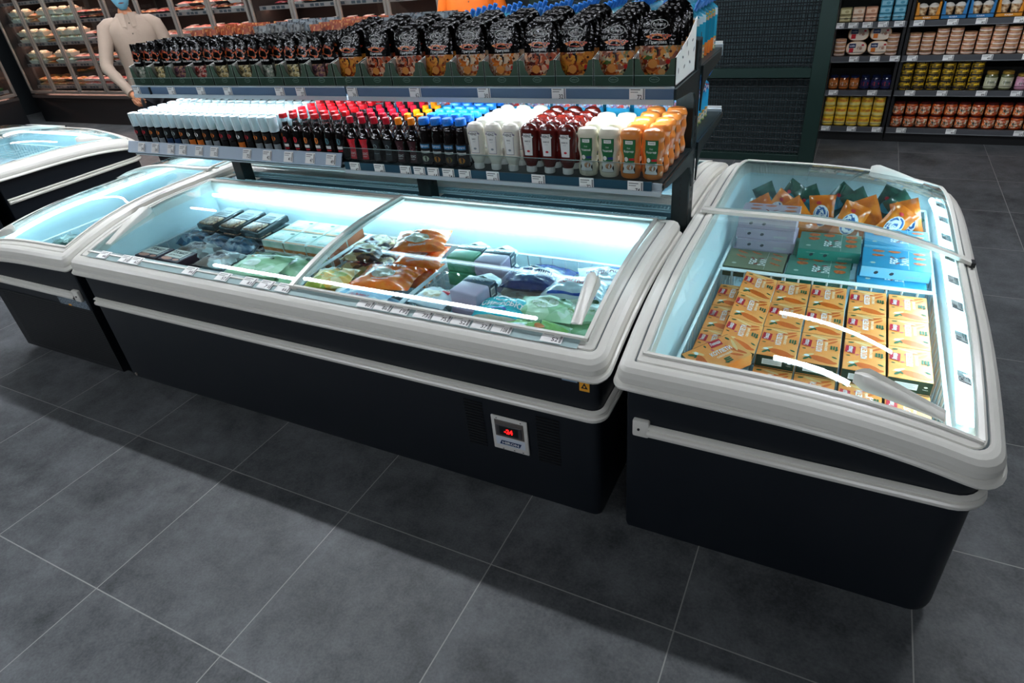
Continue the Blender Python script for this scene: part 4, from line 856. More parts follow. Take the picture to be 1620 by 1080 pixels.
CELLS = [(.28, 1.28, .35, 1.012), (1.305, 1.81, .35, 1.012), (1.835, 2.60, .35, 1.012), (2.85, 3.56, 1.262, 2.025), (-.66, .03, .37, 1.2), (-3.73, -2.09, 1.19, 2.05), (-3.73, -2.09, .02, .87), (.3, 2.58, 1.385, 2.03)]
def clamp(o, loc, rot):
    """keep a bag inside the basket it lies in"""
    R = Euler(rot).to_matrix(); P = [R @ Vector(v) for v in o.v]; x0 = min(p.x for p in P); x1 = max(p.x for p in P); y0 = min(p.y for p in P); y1 = max(p.y for p in P); z0 = min(p.z for p in P)
    for a, b, c, d_ in CELLS:
        if a-.1 < loc[0] < b+.02 and c-.05 < loc[1] < d_+.02 and (a < loc[0] < b or a > 2.8):
            x = min(max(loc[0], a-x0), b-x1) if x1-x0 < b-a else (a+b)/2; y = min(max(loc[1], c-y0), d_-y1) if y1-y0 < d_-c else (c+d_)/2
            return (x, y, loc[2])
    return loc
# soft bags
def bag(name, cat, w, h, th, m, prints, seed, m2=None, fold=.5, nu=14, nv=16, loc=(0, 0, 0), rot=(0, 0, 0), label='', group=None, win=None):
    """filled plastic bag lying on its back; prints in bag coordinates"""
    rr = random.Random(seed); ph = [rr.uniform(0, 6.28) for _ in range(6)]
    def P(u, v, s, l=0):
        u_ = min(max(u, 0), 1); v_ = min(max(v, 0), 1); e = (1-abs(2*u_-1)**3.5)*(1-abs(2*v_-1)**5)
        wv = 1-.06*sin(pi*v_)+.03*sin(7*v_+ph[0])*(1-e)
        lump = 1+.16*sin(11*u_+ph[1]+3*v_)*sin(9*v_+ph[2])+.09*sin(23*u_+ph[3])*sin(19*v_+ph[4])
        z = th/2+s*(th/2*e*lump)+(0 if s < 0 else .0015*sin(31*v_+ph[5]+9*u_))
        if s < 0: z = max(0, z)
        return ((u-.5)*w*wv, (v-.5)*h, z+l*(1 if s > 0 else 0))
    o = MB(); G = [[P(i/nu, j/nv, 1) for i in range(nu+1)] for j in range(nv+1)]; B = [[P(1-i/nu, j/nv, -1) for i in range(nu+1)] for j in range(nv+1)]
    m2 = m2 or m
    o.grid(G[:3], m2); o.grid(G[2:nv-1], m); o.grid(G[nv-2:], m2); o.grid(B, m)
    if win:
        (x0, x1, y0, y1, wm_) = win; o.grid([[P(x0+(x1-x0)*i/10, y0+(y1-y0)*j/10, 1, .0008) for i in range(11)] for j in range(11)], wm_)
    f = lambda p: P(p[0]/w+.5, p[1]/h+.5, 1, .0012+p[2])
    for pr in prints:
        if pr[0] == 't': _, t, x, y, tw, thh, m_, ro = pr; vs, fs = text_geo(t, .03); o.add([f((x+(a*tw*cos(ro)-b*thh*sin(ro)), y+(a*tw*sin(ro)+b*thh*cos(ro)), .0012)) for a, b in vs], fs, m_)
        elif pr[0] == 'e':
            _, x, y, a, b, m_ = pr; o.grid([[f((x+a*q*cos(t), y+b*q*sin(t), .0005)) for t in np.linspace(0, 2*pi, 17)] for q in (.02, .35, .7, 1)], m_)
        elif pr[0] == 'r':
            _, x0, x1, y0, y1, m_ = pr; o.grid([[f((x0+(x1-x0)*i/10, y0+(y1-y0)*j/6, .0003)) for i in range(11)] for j in range(7)], m_)
    loc = clamp(o, loc, rot); q = o.build(name, None, 60, loc, rot); tag(q, label, cat, group); return q
def C_(n, c, r_=.25, n2=None): return mat(n, c, r_, coat=.35, noise=(25, n2, .42, .6) if n2 else None)
ORB = C_('bag_orange', '#ff6a10', .25, '#ff8428'); YEL = food('bag_yellow_mix', ['#f2a62c', '#fbe08a', '#f0c040', '#8fb04a', '#f4d8a0'], 22); BRN = food('bag_brown_mix', ['#3a1820', '#c08a4a', '#5a2830', '#e8cf9a', '#2a1418'], 28); PGR = food('bag_pale_green', ['#bfe0b4', '#d8ecc8', '#9cc890', '#e8f4dc'], 14); WBL = food('bag_white_blue', ['#e8f2f6', '#f4f8fa', '#9cc8e4', '#dfeef4'], 12)
DBL = C_('bag_dark_blue', '#27346e', .25, '#323f7e'); TEA = C_('bag_teal', '#10b4c0', .25); WHB = C_('bag_white', '#e9eef2', .25, '#dbe4ee'); GRB = C_('bag_green', '#8cbf5a', .25, '#a4cf74'); RDO = C_('bag_red_orange', '#e4502a', .25)
CLR = food('bag_clear_mix', ['#c8d8d8', '#8a6a62', '#dfe8e6', '#5a4a48', '#b8a090', '#e4eeee'], 24); DKB = food('bag_dark_blue_mix', ['#123048', '#3f7fa8', '#0c1c2c', '#9cc4dc'], 30); DUMP = food('dumplings', ['#efe4cc', '#d8c4a0', '#f6efe0', '#b8a078'], 60); REDT = mat('text_red', '#c8283a', .4); BLT = mat('text_blue', '#2a58b8', .4); DGT = mat('text_dark_green', '#235030', .4); INFM = mat('infinity_white', '#dfe8ea', .4)
def inf(x, y, s, m_=None): return [('e', x-s*1.1, y, s*.7, s*.45, m_ or INFM), ('e', x, y, s*.55, s*.35, m_ or INFM), ('e', x+s*1.1, y, s*.7, s*.45, m_ or INFM)]
FZ = .5545   # raised wire floor of the long freezer's baskets
# left basket: dark trays, cartons, clear and pale green bags
def tray_pack():
    r = root('meat_tray_pack', '', 'tray pack'); w, l, h = .125, .205, .034
    mb = MB(); mb.box((0, 0, h/2), (w, l, h), mat('tray_black', '#1a1e22', .25, coat=.4), bev=.008, seg=2); mb.build('tray', r)
    mb = MB(); mb.box((0, -.055, h-.001), (w*.8, .08, .016), food('meat_cooked', ['#8a4a28', '#c98a58', '#e0b488', '#6a3018'], 60), bev=.006, seg=2); mb.build('meat', r)
    mb = MB(); mb.box((0, .045, h+.001), (w*.86, .10, .003), LGY, bev=.001); M = T3((0, .045, h+.0025)); put_text(mb, 'СТЕЙК', (0, .01), .07, .02, INK, M, .0006, .02)
    for k in range(4): put_rect(mb, -.04, .04-.01*(k % 3), -.012-.008*k, -.008-.008*k, INK, M, .0005)
    mb.build('paper_sleeve', r); return r
tp = tray_pack()
for k, (x, y) in enumerate([(.43, .91), (.585, .91), (.74, .905)]): use(tp, (x, y, FZ+.082), (.05, 0, -.03), 'black tray of browned meat with grey sleeve, %s of the three uppermost' % ['left', 'middle', 'right'][k], 'meat tray packs')
for lv in range(2):
    for k, (x, y) in enumerate([(.43, .91), (.585, .91), (.74, .905)]): use(tp, (x, y, FZ+.038*lv), (0, 0, 0), 'black meat tray underneath, %s in the %s layer of the back corner' % (['left', 'middle', 'right'][k], ['bottom', 'middle'][lv]), 'meat tray packs')
for k, (x, y) in enumerate([(.40, .75), (.56, .745), (.71, .75)]): bag('frozen_bag', 'bag', .17, .11, .085, DKB, [], 20+k, loc=(x, y, FZ+.002), rot=(.0, 0, .1*k), label='dark blue crinkled bag in front of the meat trays, %s' % ['left', 'middle', 'right'][k], group='dark blue crinkled bags')
def egg_box():
    r = root('frozen_pastry_box', '', 'box'); w, l, h = .13, .125, .048
    mb = MB(); mb.box((0, 0, h/2), (w, l, h), mat('pastry_box_mint', '#bfdccb', .45, noise=(14, '#e6f0e2', .4, .6)), bev=.002); M = T3((0, 0, h))
    put_ell(mb, (-.02, .01), .03, .022, DUMP, M, .0006, 12, .3, .1); put_rect(mb, -.06, .06, -.06, -.045, mat('box_edge_orange', '#d8884a', .5), M, .0006); put_text(mb, 'ПИРІЖКИ', (.01, -.03), .07, .013, DGT, M, .0010, .02); put_ell(mb, (.04, .035), .014, .008, LEAF, M, .0008)
    M2 = T3((0, -l/2, h/2), rx=pi/2); put_rect(mb, -w/2+.002, w/2-.002, -h/2+.002, -h/2+.018, mat('box_edge_orange'), M2, .0005)
    M3 = T3((w/2, 0, h/2), rx=pi/2, rz=pi/2); put_rect(mb, -l/2+.003, l/2-.003, -h/2+.003, h/2-.003, mat('box_side_rust', '#b0603a', .5), M3, .0005); mb.build('carton_body', r, 0); return r
eb = egg_box(); LV0 = ['lower', 'upper']
for j in range(2):
    for i in range(3):
        for lv in range(2): use(eb, (.925+.1345*i, .822+.128*j, FZ+.0487*lv), (0, 0, rnd.uniform(-.02, .02)), 'mint and white pastry box, %s column, %s row, %s layer' % (['left', 'middle', 'right'][i], ['near', 'far'][j], LV0[lv]), 'mint pastry boxes')
def choc():
    r = root('ice_cream_carton', '', 'carton'); w, l, h = .15, .11, .035
    mb = MB(); mb.box((0, 0, h/2), (w, l, h), mat('carton_plum', '#3c1a2c', .35), bev=.002); M = T3((0, 0, h)); put_rect(mb, -.07, .045, -.02, .05, mat('carton_cream', '#e9dccf', .4), M, .0005); put_text(mb, 'ПЛОМБІР', (-.012, .028), .095, .022, INK, M, .0009, .04); put_text(mb, 'ШОКОЛАД', (-.012, 0), .085, .014, INK, M, .0009, .03)
    put_ell(mb, (-.03, -.035), .035, .014, mat('food_salmon', '#e09078', .4), M, .0007); put_ell(mb, (.035, -.036), .02, .01, mat('food_salmon'), M, .0008); put_text(mb, 'ЛІЩИНА', (0, 0), .06, .012, WHITE, M @ T3((.06, 0, 0), rz=pi/2), .0009, .02)
    mb.build('carton_body', r, 0); return r
ch = choc()
for k, (x, y, z) in enumerate([(.365, .55, .036), (.525, .55, .036), (.65, .43, .0), (.81, .42, .0), (.365, .55, 0), (.525, .55, 0), (.365, .42, 0), (.49, .41, .0)][:7]+[(.65, .43, .036)]):
    use(ch, (x, y, FZ+z*1.0), (0, 0, rnd.uniform(-.08, .02)), 'plum and cream ice cream carton near the left front rim, %s placed' % ORD[k], 'plum and cream cartons')
for k, (x, y, w_, h_) in enumerate([(.54, .655, .24, .12), (.75, .60, .2, .15)]): bag('frozen_bag', 'bag', w_, h_, .05, CLR, [('r', -.05, .05, -.03, .03, food('label_mix', ['#40343c', '#d8d0d0', '#8a7a80'], 60))], 40+k, loc=(x, y, FZ+.03), rot=(0, 0, -.06+.1*k), label='clear bag of brown frozen pieces across the basket, %s one' % ['left', 'right'][k], group='clear bags in the left basket')
for k, (x, y, w_, h_, z) in enumerate([(.95, .66, .22, .17, 0.02), (1.16, .66, .2, .17, .03), (.90, .47, .22, .17, 0), (1.14, .48, .22, .17, .015), (1.04, .57, .27, .19, .055), (1.03, .41, .24, .13, .01)]):
    bag('frozen_bag', 'bag', w_, h_, .048, PGR, [('e', -.02, -.02, .045, .03, mat('bag_window_pale', '#e9efe0', .3)), ('t', 'ВАРЕНИКИ', .0, .045, .09, .014, DGT, 0), ('e', .05, .03, .012, .008, LEAF), ('e', -.06, .04, .01, .008, mat('food_mushroom'))], 50+k, loc=(x, y, FZ+z), rot=(0, 0, [.1, -.1, .05, -.05, .15, 0][k]), label='pale green dumpling bag in the left basket, %s of the heap' % ORD[k], group='pale green dumpling bags')
# middle basket
for k, (x, y, z, ro) in enumerate([(1.34, .94, 0, .2), (1.47, .94, 0, -.1), (1.60, .94, 0, .3), (1.40, .93, .05, -.3), (1.36, .81, 0, .1), (1.48, .80, .0, .4), (1.42, .82, .05, .2)]):
    bag('frozen_bag', 'bag', .18, .15, .048, BRN, [('t', 'ГРІНКИ', 0, .035, .09, .018, WHITE, 0), ('r', -.04, .04, -.045, -.01, mat('label_plum', '#4a1826', .35))], 70+k, loc=(x, y, FZ+z), rot=(0, 0, ro), label='brown and gold snack bag at the back of the middle basket, %s of the heap' % ORD[k], group='brown and gold bags')
for k, (x, y, z, ro, w_, h_, rx_) in enumerate([(1.715, .86, .045, .25, .22, .18, .10), (1.70, .79, 0, .1, .21, .22, 0), (1.655, .66, .045, .12, .27, .20, 0), (1.70, .92, .10, .3, .24, .17, .12)]):
    bag('frozen_bag', 'bag', w_, h_, .05, ORB, [('e', -.01, -.015, .055, .035, DUMP), ('t', 'ХІНКАЛІ', 0, .052, .12, .022, WHITE, 0), ('t', 'ДОМАШНІ', .0, -.062, .08, .009, WHITE, 0)], 80+k, loc=(x, y, FZ+z), rot=(rx_, 0, ro), label=['bright orange dumpling bag in the middle of its heap', 'bright orange dumpling bag lying lowest against the divider', 'bright orange dumpling bag with oval window nearest the front', 'bright orange dumpling bag on top at the back with raised corner'][k], group='orange dumpling bags')
for k, (x, y, z, ro) in enumerate([(1.38, .66, 0, .2), (1.37, .50, 0, -.1), (1.50, .60, .0, .1), (1.43, .58, .045, .25)]): bag('frozen_bag', 'bag', .19, .16, .048, YEL, [('e', 0, -.01, .04, .028, food('veg_mix', ['#f4d060', '#e88a2a', '#8ab04a', '#f8ecc0'], 70)), ('t', 'ЛЕЧО', 0, .04, .07, .014, DGT, 0)], 90+k, loc=(x, y, FZ+z), rot=(0, 0, ro), label='yellow vegetable bag at the left front of the middle basket, %s of the heap' % ORD[k], group='yellow vegetable bags')
for k, (x, y, z, ro, w_) in enumerate([(1.58, .43, 0, .05, .24), (1.40, .41, .0, 0, .2), (1.70, .50, .0, .1, .2), (1.64, .47, .042, .08, .27)]): bag('frozen_bag', 'bag', w_, .15 if k != 1 else .11, .045, WBL, [('t', 'ПЕЛЬМЕНІ', .02, .0, .09, .014, REDT, 0), ('e', -.06, .01, .02, .03, mat('bag_blue_patch', '#6ab4dc', .3)), ('e', .04, -.03, .012, .006, LEAF)], 100+k, loc=(x, y, FZ+z), rot=(0, 0, ro), label='white and light blue bag at the front of the middle basket, %s of the heap' % ORD[k], group='white and light blue bags')
# right basket: brick packs
def brick(name, col, band, w=.12, l=.13, h=.062):
    r = root('brick_pack', '', 'pack'); c = C_('brick_'+name, col, .3); b = C_('band_'+band, band, .3)
    mb = MB(); mb.box((0, 0, h/2), (w, l, h), c, bev=.007, seg=3); mb.build('block', r)
    mb = MB(); mb.box((0, l*.30, h/2+.0005), (w+.002, l*.42, h+.002), b, bev=.007, seg=3); M = T3((0, l*.30, h+.0015))
    for x, s_ in ((-.016, .009), (0, .007), (.016, .009)):
        put_ell(mb, (x, 0), s_, s_*.75, INFM, M, .0004, 14); put_ell(mb, (x, 0), s_*.72, s_*.5, b, M, .0007, 14)
    M3 = T3((w/2+.001, l*.30, h/2), rx=pi/2, rz=pi/2); put_rect(mb, -.016, .010, -.018, .016, LWH, M3, .0005)
    for k in range(9): put_rect(mb, -.013+.0024*k, -.0118+.0024*k, -.012, .010, INK, M3, .0008)
    mb.build('paper_band', r)
    mb = MB(); G = [[(w*.5*(1+.12*sin(3*t+z_*40))*cos(t)*(1-.3*z_/.06), l*.5+.004+z_*.9, h*.5+h*.5*(1-.35*z_/.06)*sin(t)*(1+.12*sin(5*t))) for t in np.linspace(0, 2*pi, 17)] for z_ in np.linspace(0, .055, 6)]
    mb.grid(G, food('bag_tail', ['#e6ecee', '#d4dce0', '#a9b8a4', '#efe6d8'], 40)); mb.poly(G[-1][:-1], food('bag_tail', [])); mb.build('bag_tail', r, 60); return r
bm_ = brick('mauve', '#bfa6bc', '#1d3a4c'); bg_ = brick('green', '#56a878', '#17404a'); bd_ = brick('dark', '#c9a2b0', '#20333e', .13, .11, .05)
bks = [(bg_, 1.915, .85, 0, 0, 'green brick pack, lower of two at the divider'), (bg_, 1.915, .855, .0635, 0, 'green brick pack with dark top band, upper of two at the divider'), (bm_, 2.045, .845, 0, 0, 'mauve brick pack, lower of the back stack'), (bm_, 2.045, .85, .0635, .02, 'mauve brick pack, upper of the back stack'),
       (bm_, 2.085, .60, 0, -.1, 'mauve brick pack, lower of the front stack'), (bm_, 2.085, .605, .0635, -.1, 'mauve brick pack, upper of the front stack beside the teal bag'), (bd_, 1.915, .425, 0, -.12, 'dark-topped brick pack with pale linked rings at the front rim')]
for p, x, y, z, ro, lb in bks: use(p, (x, y, FZ+z), (0, 0, ro), lb, 'brick packs in the right basket')
bag('frozen_bag', 'bag', .17, .13, .05, WHB, [('e', .0, -.01, .04, .03, DUMP), ('t', 'РАВІОЛІ', .0, .04, .09, .014, DGT, 0), ('r', .03, .06, .01, .04, REDT)], 120, loc=(1.94, .56, FZ+.045), rot=(-.05, 0, -.1), label='white ravioli bag between the dark brick pack and the mauve stack', group='white bags')
bag('frozen_bag', 'bag', .15, .12, .05, CLR, [], 121, loc=(1.92, .60, FZ), rot=(0, 0, .1), label='clear bag under the white ravioli bag', group='white bags')
for a in [('bag', .21, .17, .06, TEA, [('t', 'СИБІРСЬКІ', 0, .005, .16, .028, WHITE, 0), ('t', 'Пельмені', 0, .035, .09, .01, WHITE, 0), ('r', -.035, .035, .052, .07, WHITE)]+inf(0, -.028, .016, BLT), (2.235, .54, FZ+.045), (0, 0, .10), food('dumpling_skin', ['#e8d4c0', '#d8b8a0', '#f2e6d8'], 40), 'turquoise dumpling bag with white lettering at the front'),
          ('bag', .16, .12, .045, TEA, [], (2.17, .43, FZ), (0, 0, -.2), None, 'turquoise bag lying lowest at the front rim'),
          ('bag', .15, .11, .045, RDO, [('t', 'М\'ЯСНІ', 0, .0, .10, .02, WHITE, 0), ('e', -.05, -.03, .02, .012, OR2)], (2.04, .43, FZ), (0, 0, -.15), None, 'red-orange bag with white lettering at the front rim'),
          ('bag', .22, .17, .06, DBL, [('t', 'ДОМАШНІ', .01, .0, .15, .026, WHITE, 0), ('r', -.03, .03, .05, .068, LGY)]+inf(-.01, -.035, .014, mat('inf_blue', '#3aa0d8', .4)), (2.235, .80, FZ+.045), (0, 0, .12), None, 'dark blue dumpling bag with white lettering'),
          ('bag', .2, .15, .05, DBL, [], (2.24, .93, FZ), (0, 0, -.1), None, 'dark blue bag lying behind against the wire'),
          ('bag', .2, .16, .05, food('dumpling_skin', []), [], (2.22, .73, FZ), (0, 0, .2), None, 'beige bag underneath the turquoise and dark blue ones'),
          ('bag', .23, .16, .055, WHB, [('t', 'ЕСКІМОС', 0, .01, .15, .026, REDT, .05), ('r', -.09, .09, -.07, -.06, BLT)], (2.425, .76, FZ+.052), (0, 0, .06), None, 'white ice cream bag with red lettering under the lid handle'),
          ('bag', .2, .15, .05, WHB, [('t', 'ЕСКІМОС', 0, .0, .13, .024, mat('text_wine', '#7a1a3c', .4), .1), ('e', .05, .05, .03, .012, BLT)], (2.505, .88, FZ+.05), (0, 0, .25), None, 'white ice cream bag with wine-red lettering near the right wall'),
          ('bag', .22, .14, .05, WBL, [('r', -.03, .06, .0, .05, mat('pack_blue', '#1c7ac4', .3)), ('e', -.01, .02, .018, .022, mat('print_cap_blue', '#123a6a', .4))], (2.47, .95, FZ), (0, 0, .1), None, 'white bag with blue picture against the back wire'),
          ('bag', .2, .15, .05, WHB, [], (2.42, .80, FZ), (0, 0, 0), None, 'plain white bag beneath the ice cream bags'),
          ('bag', .27, .18, .06, GRB, [('t', 'ГАЛИЧИНА', -.02, .045, .14, .02, DGT, -.05), ('e', -.03, -.025, .06, .035, WHITE), ('t', 'вареники', -.03, -.02, .08, .01, REDT, 0), ('e', .05, .02, .02, .012, LOR)], (2.36, .455, FZ+.03), (0, 0, -.05), PGR, 'green bag with a white oval label at the front'),
          ('bag', .22, .15, .055, PGR, [('e', 0, 0, .05, .035, food('cauliflower', ['#e8ecd8', '#c8d4a8', '#f4f4e8', '#8aa868'], 90)), ('e', .05, .04, .012, .008, LEAF)], (2.375, .60, FZ+.048), (0, 0, .1), None, 'pale green vegetable bag with cauliflower picture in the middle'),
          ('bag', .2, .14, .05, food('cauliflower', []), [('e', .05, .03, .02, .012, LEAF)], (2.505, .64, FZ+.04), (0, 0, .3), PGR, 'cauliflower bag under the lid handle beside the right wall'),
          ('bag', .2, .14, .045, PGR, [], (2.48, .60, FZ), (0, 0, -.1), None, 'pale green bag lowest at the right wall'),
          ('bag', .2, .12, .045, WHB, [('t', 'ПЛОМБІР', .0, .01, .12, .018, RDO, .05), ('e', 0, -.03, .06, .008, BLT)], (2.53, .41, FZ+.01), (0, 0, -.05), None, 'white bag with red print at the right front corner')]:
    _, w_, h_, th_, m_, pr, lc, ro, m2_, lb = a
    bag('frozen_bag', 'bag', w_, h_, th_, m_, pr, int(lc[0]*1000) % 997, m2_, loc=lc, rot=ro, label=lb, group='dumpling and ice cream bags in the right basket')
# standing orange and green bags at the back of the right freezer
OBG = C_('bag_amber', '#ee8420', .2, '#d0661a'); DGB = C_('bag_forest', '#1f4038', .2, '#2c5a4a'); OVB = mat('oval_blue', '#1a5c9c', .3)
for k, (x, y, z) in enumerate([(2.90, 1.73, .25), (2.985, 1.80, -.3), (3.07, 1.73, .2), (3.165, 1.79, -.15), (3.27, 1.72, .1), (3.345, 1.80, -.2), (3.43, 1.73, .2), (3.50, 1.80, -.2)]):
    bag('standing_bag', 'bag', .105, .165, .042, OBG, [('e', .0, -.005, .034, .046, WHITE), ('e', 0, -.005, .031, .042, OVB), ('t', 'ЇМІНІ', 0, -.005, .054, .022, WHITE, 0), ('e', -.01, .05, .01, .007, FLAG)] if k not in (2, 5) else [('e', -.02, .02, .012, .01, FLAG)], 200+k, loc=(x, y, .505+.085), rot=tuple((Matrix.Rotation(z*.9, 3, 'Z') @ Matrix.Rotation(1.22, 3, 'X') @ Matrix.Rotation([.5, -.5, .6, .15, -.35, .5, -.6, .4][k], 3, 'Z')).to_euler()), label='amber bag standing upright in the rear basket, %s from the left' % ORD[k], group='standing amber bags')
for k in range(7):
    bag('standing_bag', 'bag', .10, .165, .035, DGB, [('e', 0, 0, .03, .03, mat('print_teal', '#2a8aa0', .3)), ('e', -.02, .03, .01, .008, FLAG)], 220+k, loc=(2.92+.097*k, 1.90+.05*(k % 2), .505+.085), rot=tuple((Matrix.Rotation(.1*k-.3, 3, 'Z') @ Matrix.Rotation(1.3, 3, 'X') @ Matrix.Rotation([.6, -.5, .5, -.7, .6, -.4, .6][k], 3, 'Z')).to_euler()), label='dark green bag standing behind the amber ones, %s from the left' % ORD[k], group='standing dark green bags')
# goods in the other freezers
for k in range(7): bag('frozen_bag', 'bag', .18, .14, .05, food('bag_darkgreen_mix', ['#1c3a34', '#5a7a6a', '#0f1c1c', '#c8d8d0'], 30), [], 240+k, loc=(-.60+.19*(k % 4)+.02, .48+.17*(k//4), .505), rot=(0, 0, .1*k), label='dark green bag in the left end freezer, %s of its layer' % ORD[k], group='dark green bags in the left end freezer')
for k in range(8): bag('frozen_bag', 'bag', .2, .16, .055, [WBL, WHB][k % 2], [('e', .02, 0, .04, .02, mat('pack_blue')), ('e', -.05, .02, .02, .012, LEAF)], 260+k, loc=(2.48-.22*(k % 4), 1.47+.19*(k//4), .66), rot=(0, 0, .2*(k % 3)), label='white and blue bag in the rear long freezer, %s from the right, %s row' % (ORD[k % 4], ['near', 'far'][k//4]), group='white and blue bags in the rear long freezer')
for k in range(10): bag('frozen_bag', 'bag', .2, .13, .05, [food('tray_orange', ['#c86a28', '#e8a868', '#8a3a14', '#f0c898'], 30), mat('strip_red', '#8a2430', .3), WBL, WHB][[0, 0, 2, 1, 3, 1, 3, 2, 1, 3][k]], [], 280+k, loc=(-2.19-.23*(k % 5), 1.34+.3*(k//5), .505), rot=(0, 0, 1.5), label='flat pack in the freezer across the left aisle, %s from its end, %s row' % (ORD[k % 5], ['near', 'far'][k//5]), group='packs in the freezer across the aisle')
for k in range(3): bag('frozen_bag', 'bag', .22, .15, .05, [food('tray_orange', []), WBL, food('tray_orange', [])][k], [], 295+k, loc=(-2.18-.24*k, .70, .505), rot=(0, 0, 1.5), label='flat pack in the picture-edge freezer across the aisle, %s from its end' % ORD[k], group='packs in the freezer at the picture edge')
# ---------------------------------------------------------------- people
def skin_geo(vs, es, rs, sub=2):
    me = bpy.data.meshes.new('s'); me.from_pydata(vs, es, []); o = bpy.data.objects.new('s', me); COL.objects.link(o)
    md = o.modifiers.new('k', 'SKIN'); md.use_smooth_shade = True; md.branch_smoothing = .6
    for i, r in enumerate(rs): sv = me.skin_vertices[0].data[i]; sv.radius = (r if isinstance(r, tuple) else (r, r)); sv.use_root = (i == 0)
    s_ = o.modifiers.new('u', 'SUBSURF'); s_.levels = sub; s_.render_levels = sub
    bpy.context.view_layer.update(); m2 = bpy.data.meshes.new_from_object(o.evaluated_get(bpy.context.evaluated_depsgraph_get()))
    V = [tuple(v.co) for v in m2.vertices]; F = [tuple(p.vertices) for p in m2.polygons]
    bpy.data.objects.remove(o); bpy.data.meshes.remove(me); bpy.data.meshes.remove(m2); return V, F
def head_pt(th, ph, k=1.0):
    """th azimuth (0 = face forward, -y), ph elevation"""
    x = .073*cos(ph)*sin(th); y = -.092*cos(ph)*cos(th); z = .118*sin(ph)
    if z < 0:
        t = -z/.118; x *= 1-.30*t**1.5; y *= 1-.12*t; y -= .012*t*(cos(th) > 0)
    fr = max(0, cos(th))**6
    if abs(th) < .5: y -= .020*max(0, 1-abs(th)/.24)*max(0, 1-abs(z+.012)/.035) if abs(z+.012) < .035 else 0
    for s in (-1, 1):
        d = ((x-s*.030)/.017)**2+((z-.014)/.011)**2
        if d < 4 and y < 0: y += .008*max(0, 1-d/4)
    return (x*k, y*k, z*k)
def person(label, loc, rz, shirt, trousers, hairc, mask, rarm, larm, loose=1.0):
    r = root('person', label, 'person', loc, (0, 0, rz)); SK = mat('skin_tan', '#b0704c', .5, noise=(30, '#bd7d58', .4, .6))
    mb = MB(); hc = (0, -.02, 1.632)
    # trunk, legs, neck and arms grown as one surface
    vs = [(0, 0, .95), (0, 0, 1.10), (0, 0, 1.28), (0, .0, 1.40), (0, -.005, 1.47), (0, -.012, 1.56), (-.09, 0, .88), (-.10, -.01, .50), (-.105, .02, .09), (-.11, -.11, .04), (.09, 0, .88), (.10, -.01, .50), (.105, .02, .09), (.11, -.11, .04)]
    es = [(0, 1), (1, 2), (2, 3), (3, 4), (4, 5), (0, 6), (6, 7), (7, 8), (8, 9), (0, 10), (10, 11), (11, 12), (12, 13)]
    rs = [(.125, .085), (.125, .085), (.14, .095), (.095, .075), .060, .058, .085, .055, .04, .032, .085, .055, .04, .032]
    for arm, sg in ((rarm, -1), (larm, 1)):
        k = len(vs); sh, el, wr = arm[0], arm[1], arm[2]; pal = Vector(wr)+(Vector(wr)-Vector(el)).normalized()*.06
        vs += [sh, el, wr, tuple(pal)]; es += [(3, k), (k, k+1), (k+1, k+2), (k+2, k+3)]; rs += [.045, .040, .026, (.034, .022)]
    V, F = skin_geo(vs, es, rs); mb.add(V, F, SK)
    # fingers and thumb curled round
    for arm, sg in ((rarm, -1), (larm, 1)):
        wr = Vector(arm[2]); d = (wr-Vector(arm[1])).normalized(); side = Vector(arm[3]).normalized(); side = (side-d*side.dot(d)).normalized(); nrm = d.cross(side)
        if arm[4] < 0: nrm = -nrm
        pc = wr+d*.075
        for q, (off, ln) in enumerate(((-.027, .068), (-.009, .078), (.009, .074), (.026, .058))):
            b = pc+side*off; p1 = b+d*ln*.42+nrm*.006; p2 = p1+(d*.5+nrm*.87)*ln*.33; p3 = p2+(-d*.35+nrm*.9)*ln*.27
            mb.tube([b-d*.03, b, p1, p2, p3], [.0105, .0105, .0095, .0085, .0065], SK, 8)
        tb = wr+d*.03-side*.028; mb.tube([tb, tb+d*.028-side*.022+nrm*.01, tb+d*.055-side*.022+nrm*.026, tb+d*.072-side*.008+nrm*.034], [.014, .0125, .011, .008], SK, 8)
    # head
    P = [[tuple(Vector(head_pt(2*pi*j/40-pi, -pi/2+pi*i/26))+Vector(hc)) for j in range(40)] for i in range(1, 26)]
    mb.grid(P, SK, closed_v=True); mb.poly(P[0][::-1], SK); mb.poly(P[-1], SK)
    for s in (-1, 1):
        mb.grid([[(hc[0]+s*(.068+.012*q), hc[1]+.012+(.018-.004*q)*cos(t), hc[2]-.004+(.032-.006*q)*sin(t)) for t in np.linspace(0, 2*pi, 13)] for q in (0, .6, 1, .7)], SK)
    LIP = mat('lips', '#8e4a3c', .5); mb.grid([[(x, hc[1]-.094-.004*cos(x*60)-.003*k, hc[2]-.062+.005*k*cos(x*60)) for x in np.linspace(-.022, .022, 7)] for k in (-1, 0, 1)], LIP)
    mb.build('body', r, 60)
    for s in (-1, 1):
        e = MB(); M = T3((hc[0]+s*.030, hc[1]-.067, hc[2]+.014)); e.lathe([(.011*cos(a), .011*sin(a)) for a in np.linspace(-pi/2, pi/2, 9)], WHITE, 12, M, cap=False); put_ell(e, (0, 0), .005, .005, mat('iris_brown', '#2c1a10', .3), M @ T3(rx=pi/2), .0112); e.build('eye', r, 60)
        e = MB(); e.tube([(hc[0]+s*(.014+.009*q), hc[1]-.088+.003*q*q*.4, hc[2]+.034+.003*sin(q*1.2)) for q in range(4)], [.003, .0035, .003, .0015], hairc, 6); e.build('eyebrow', r)
    h = MB(); H = []
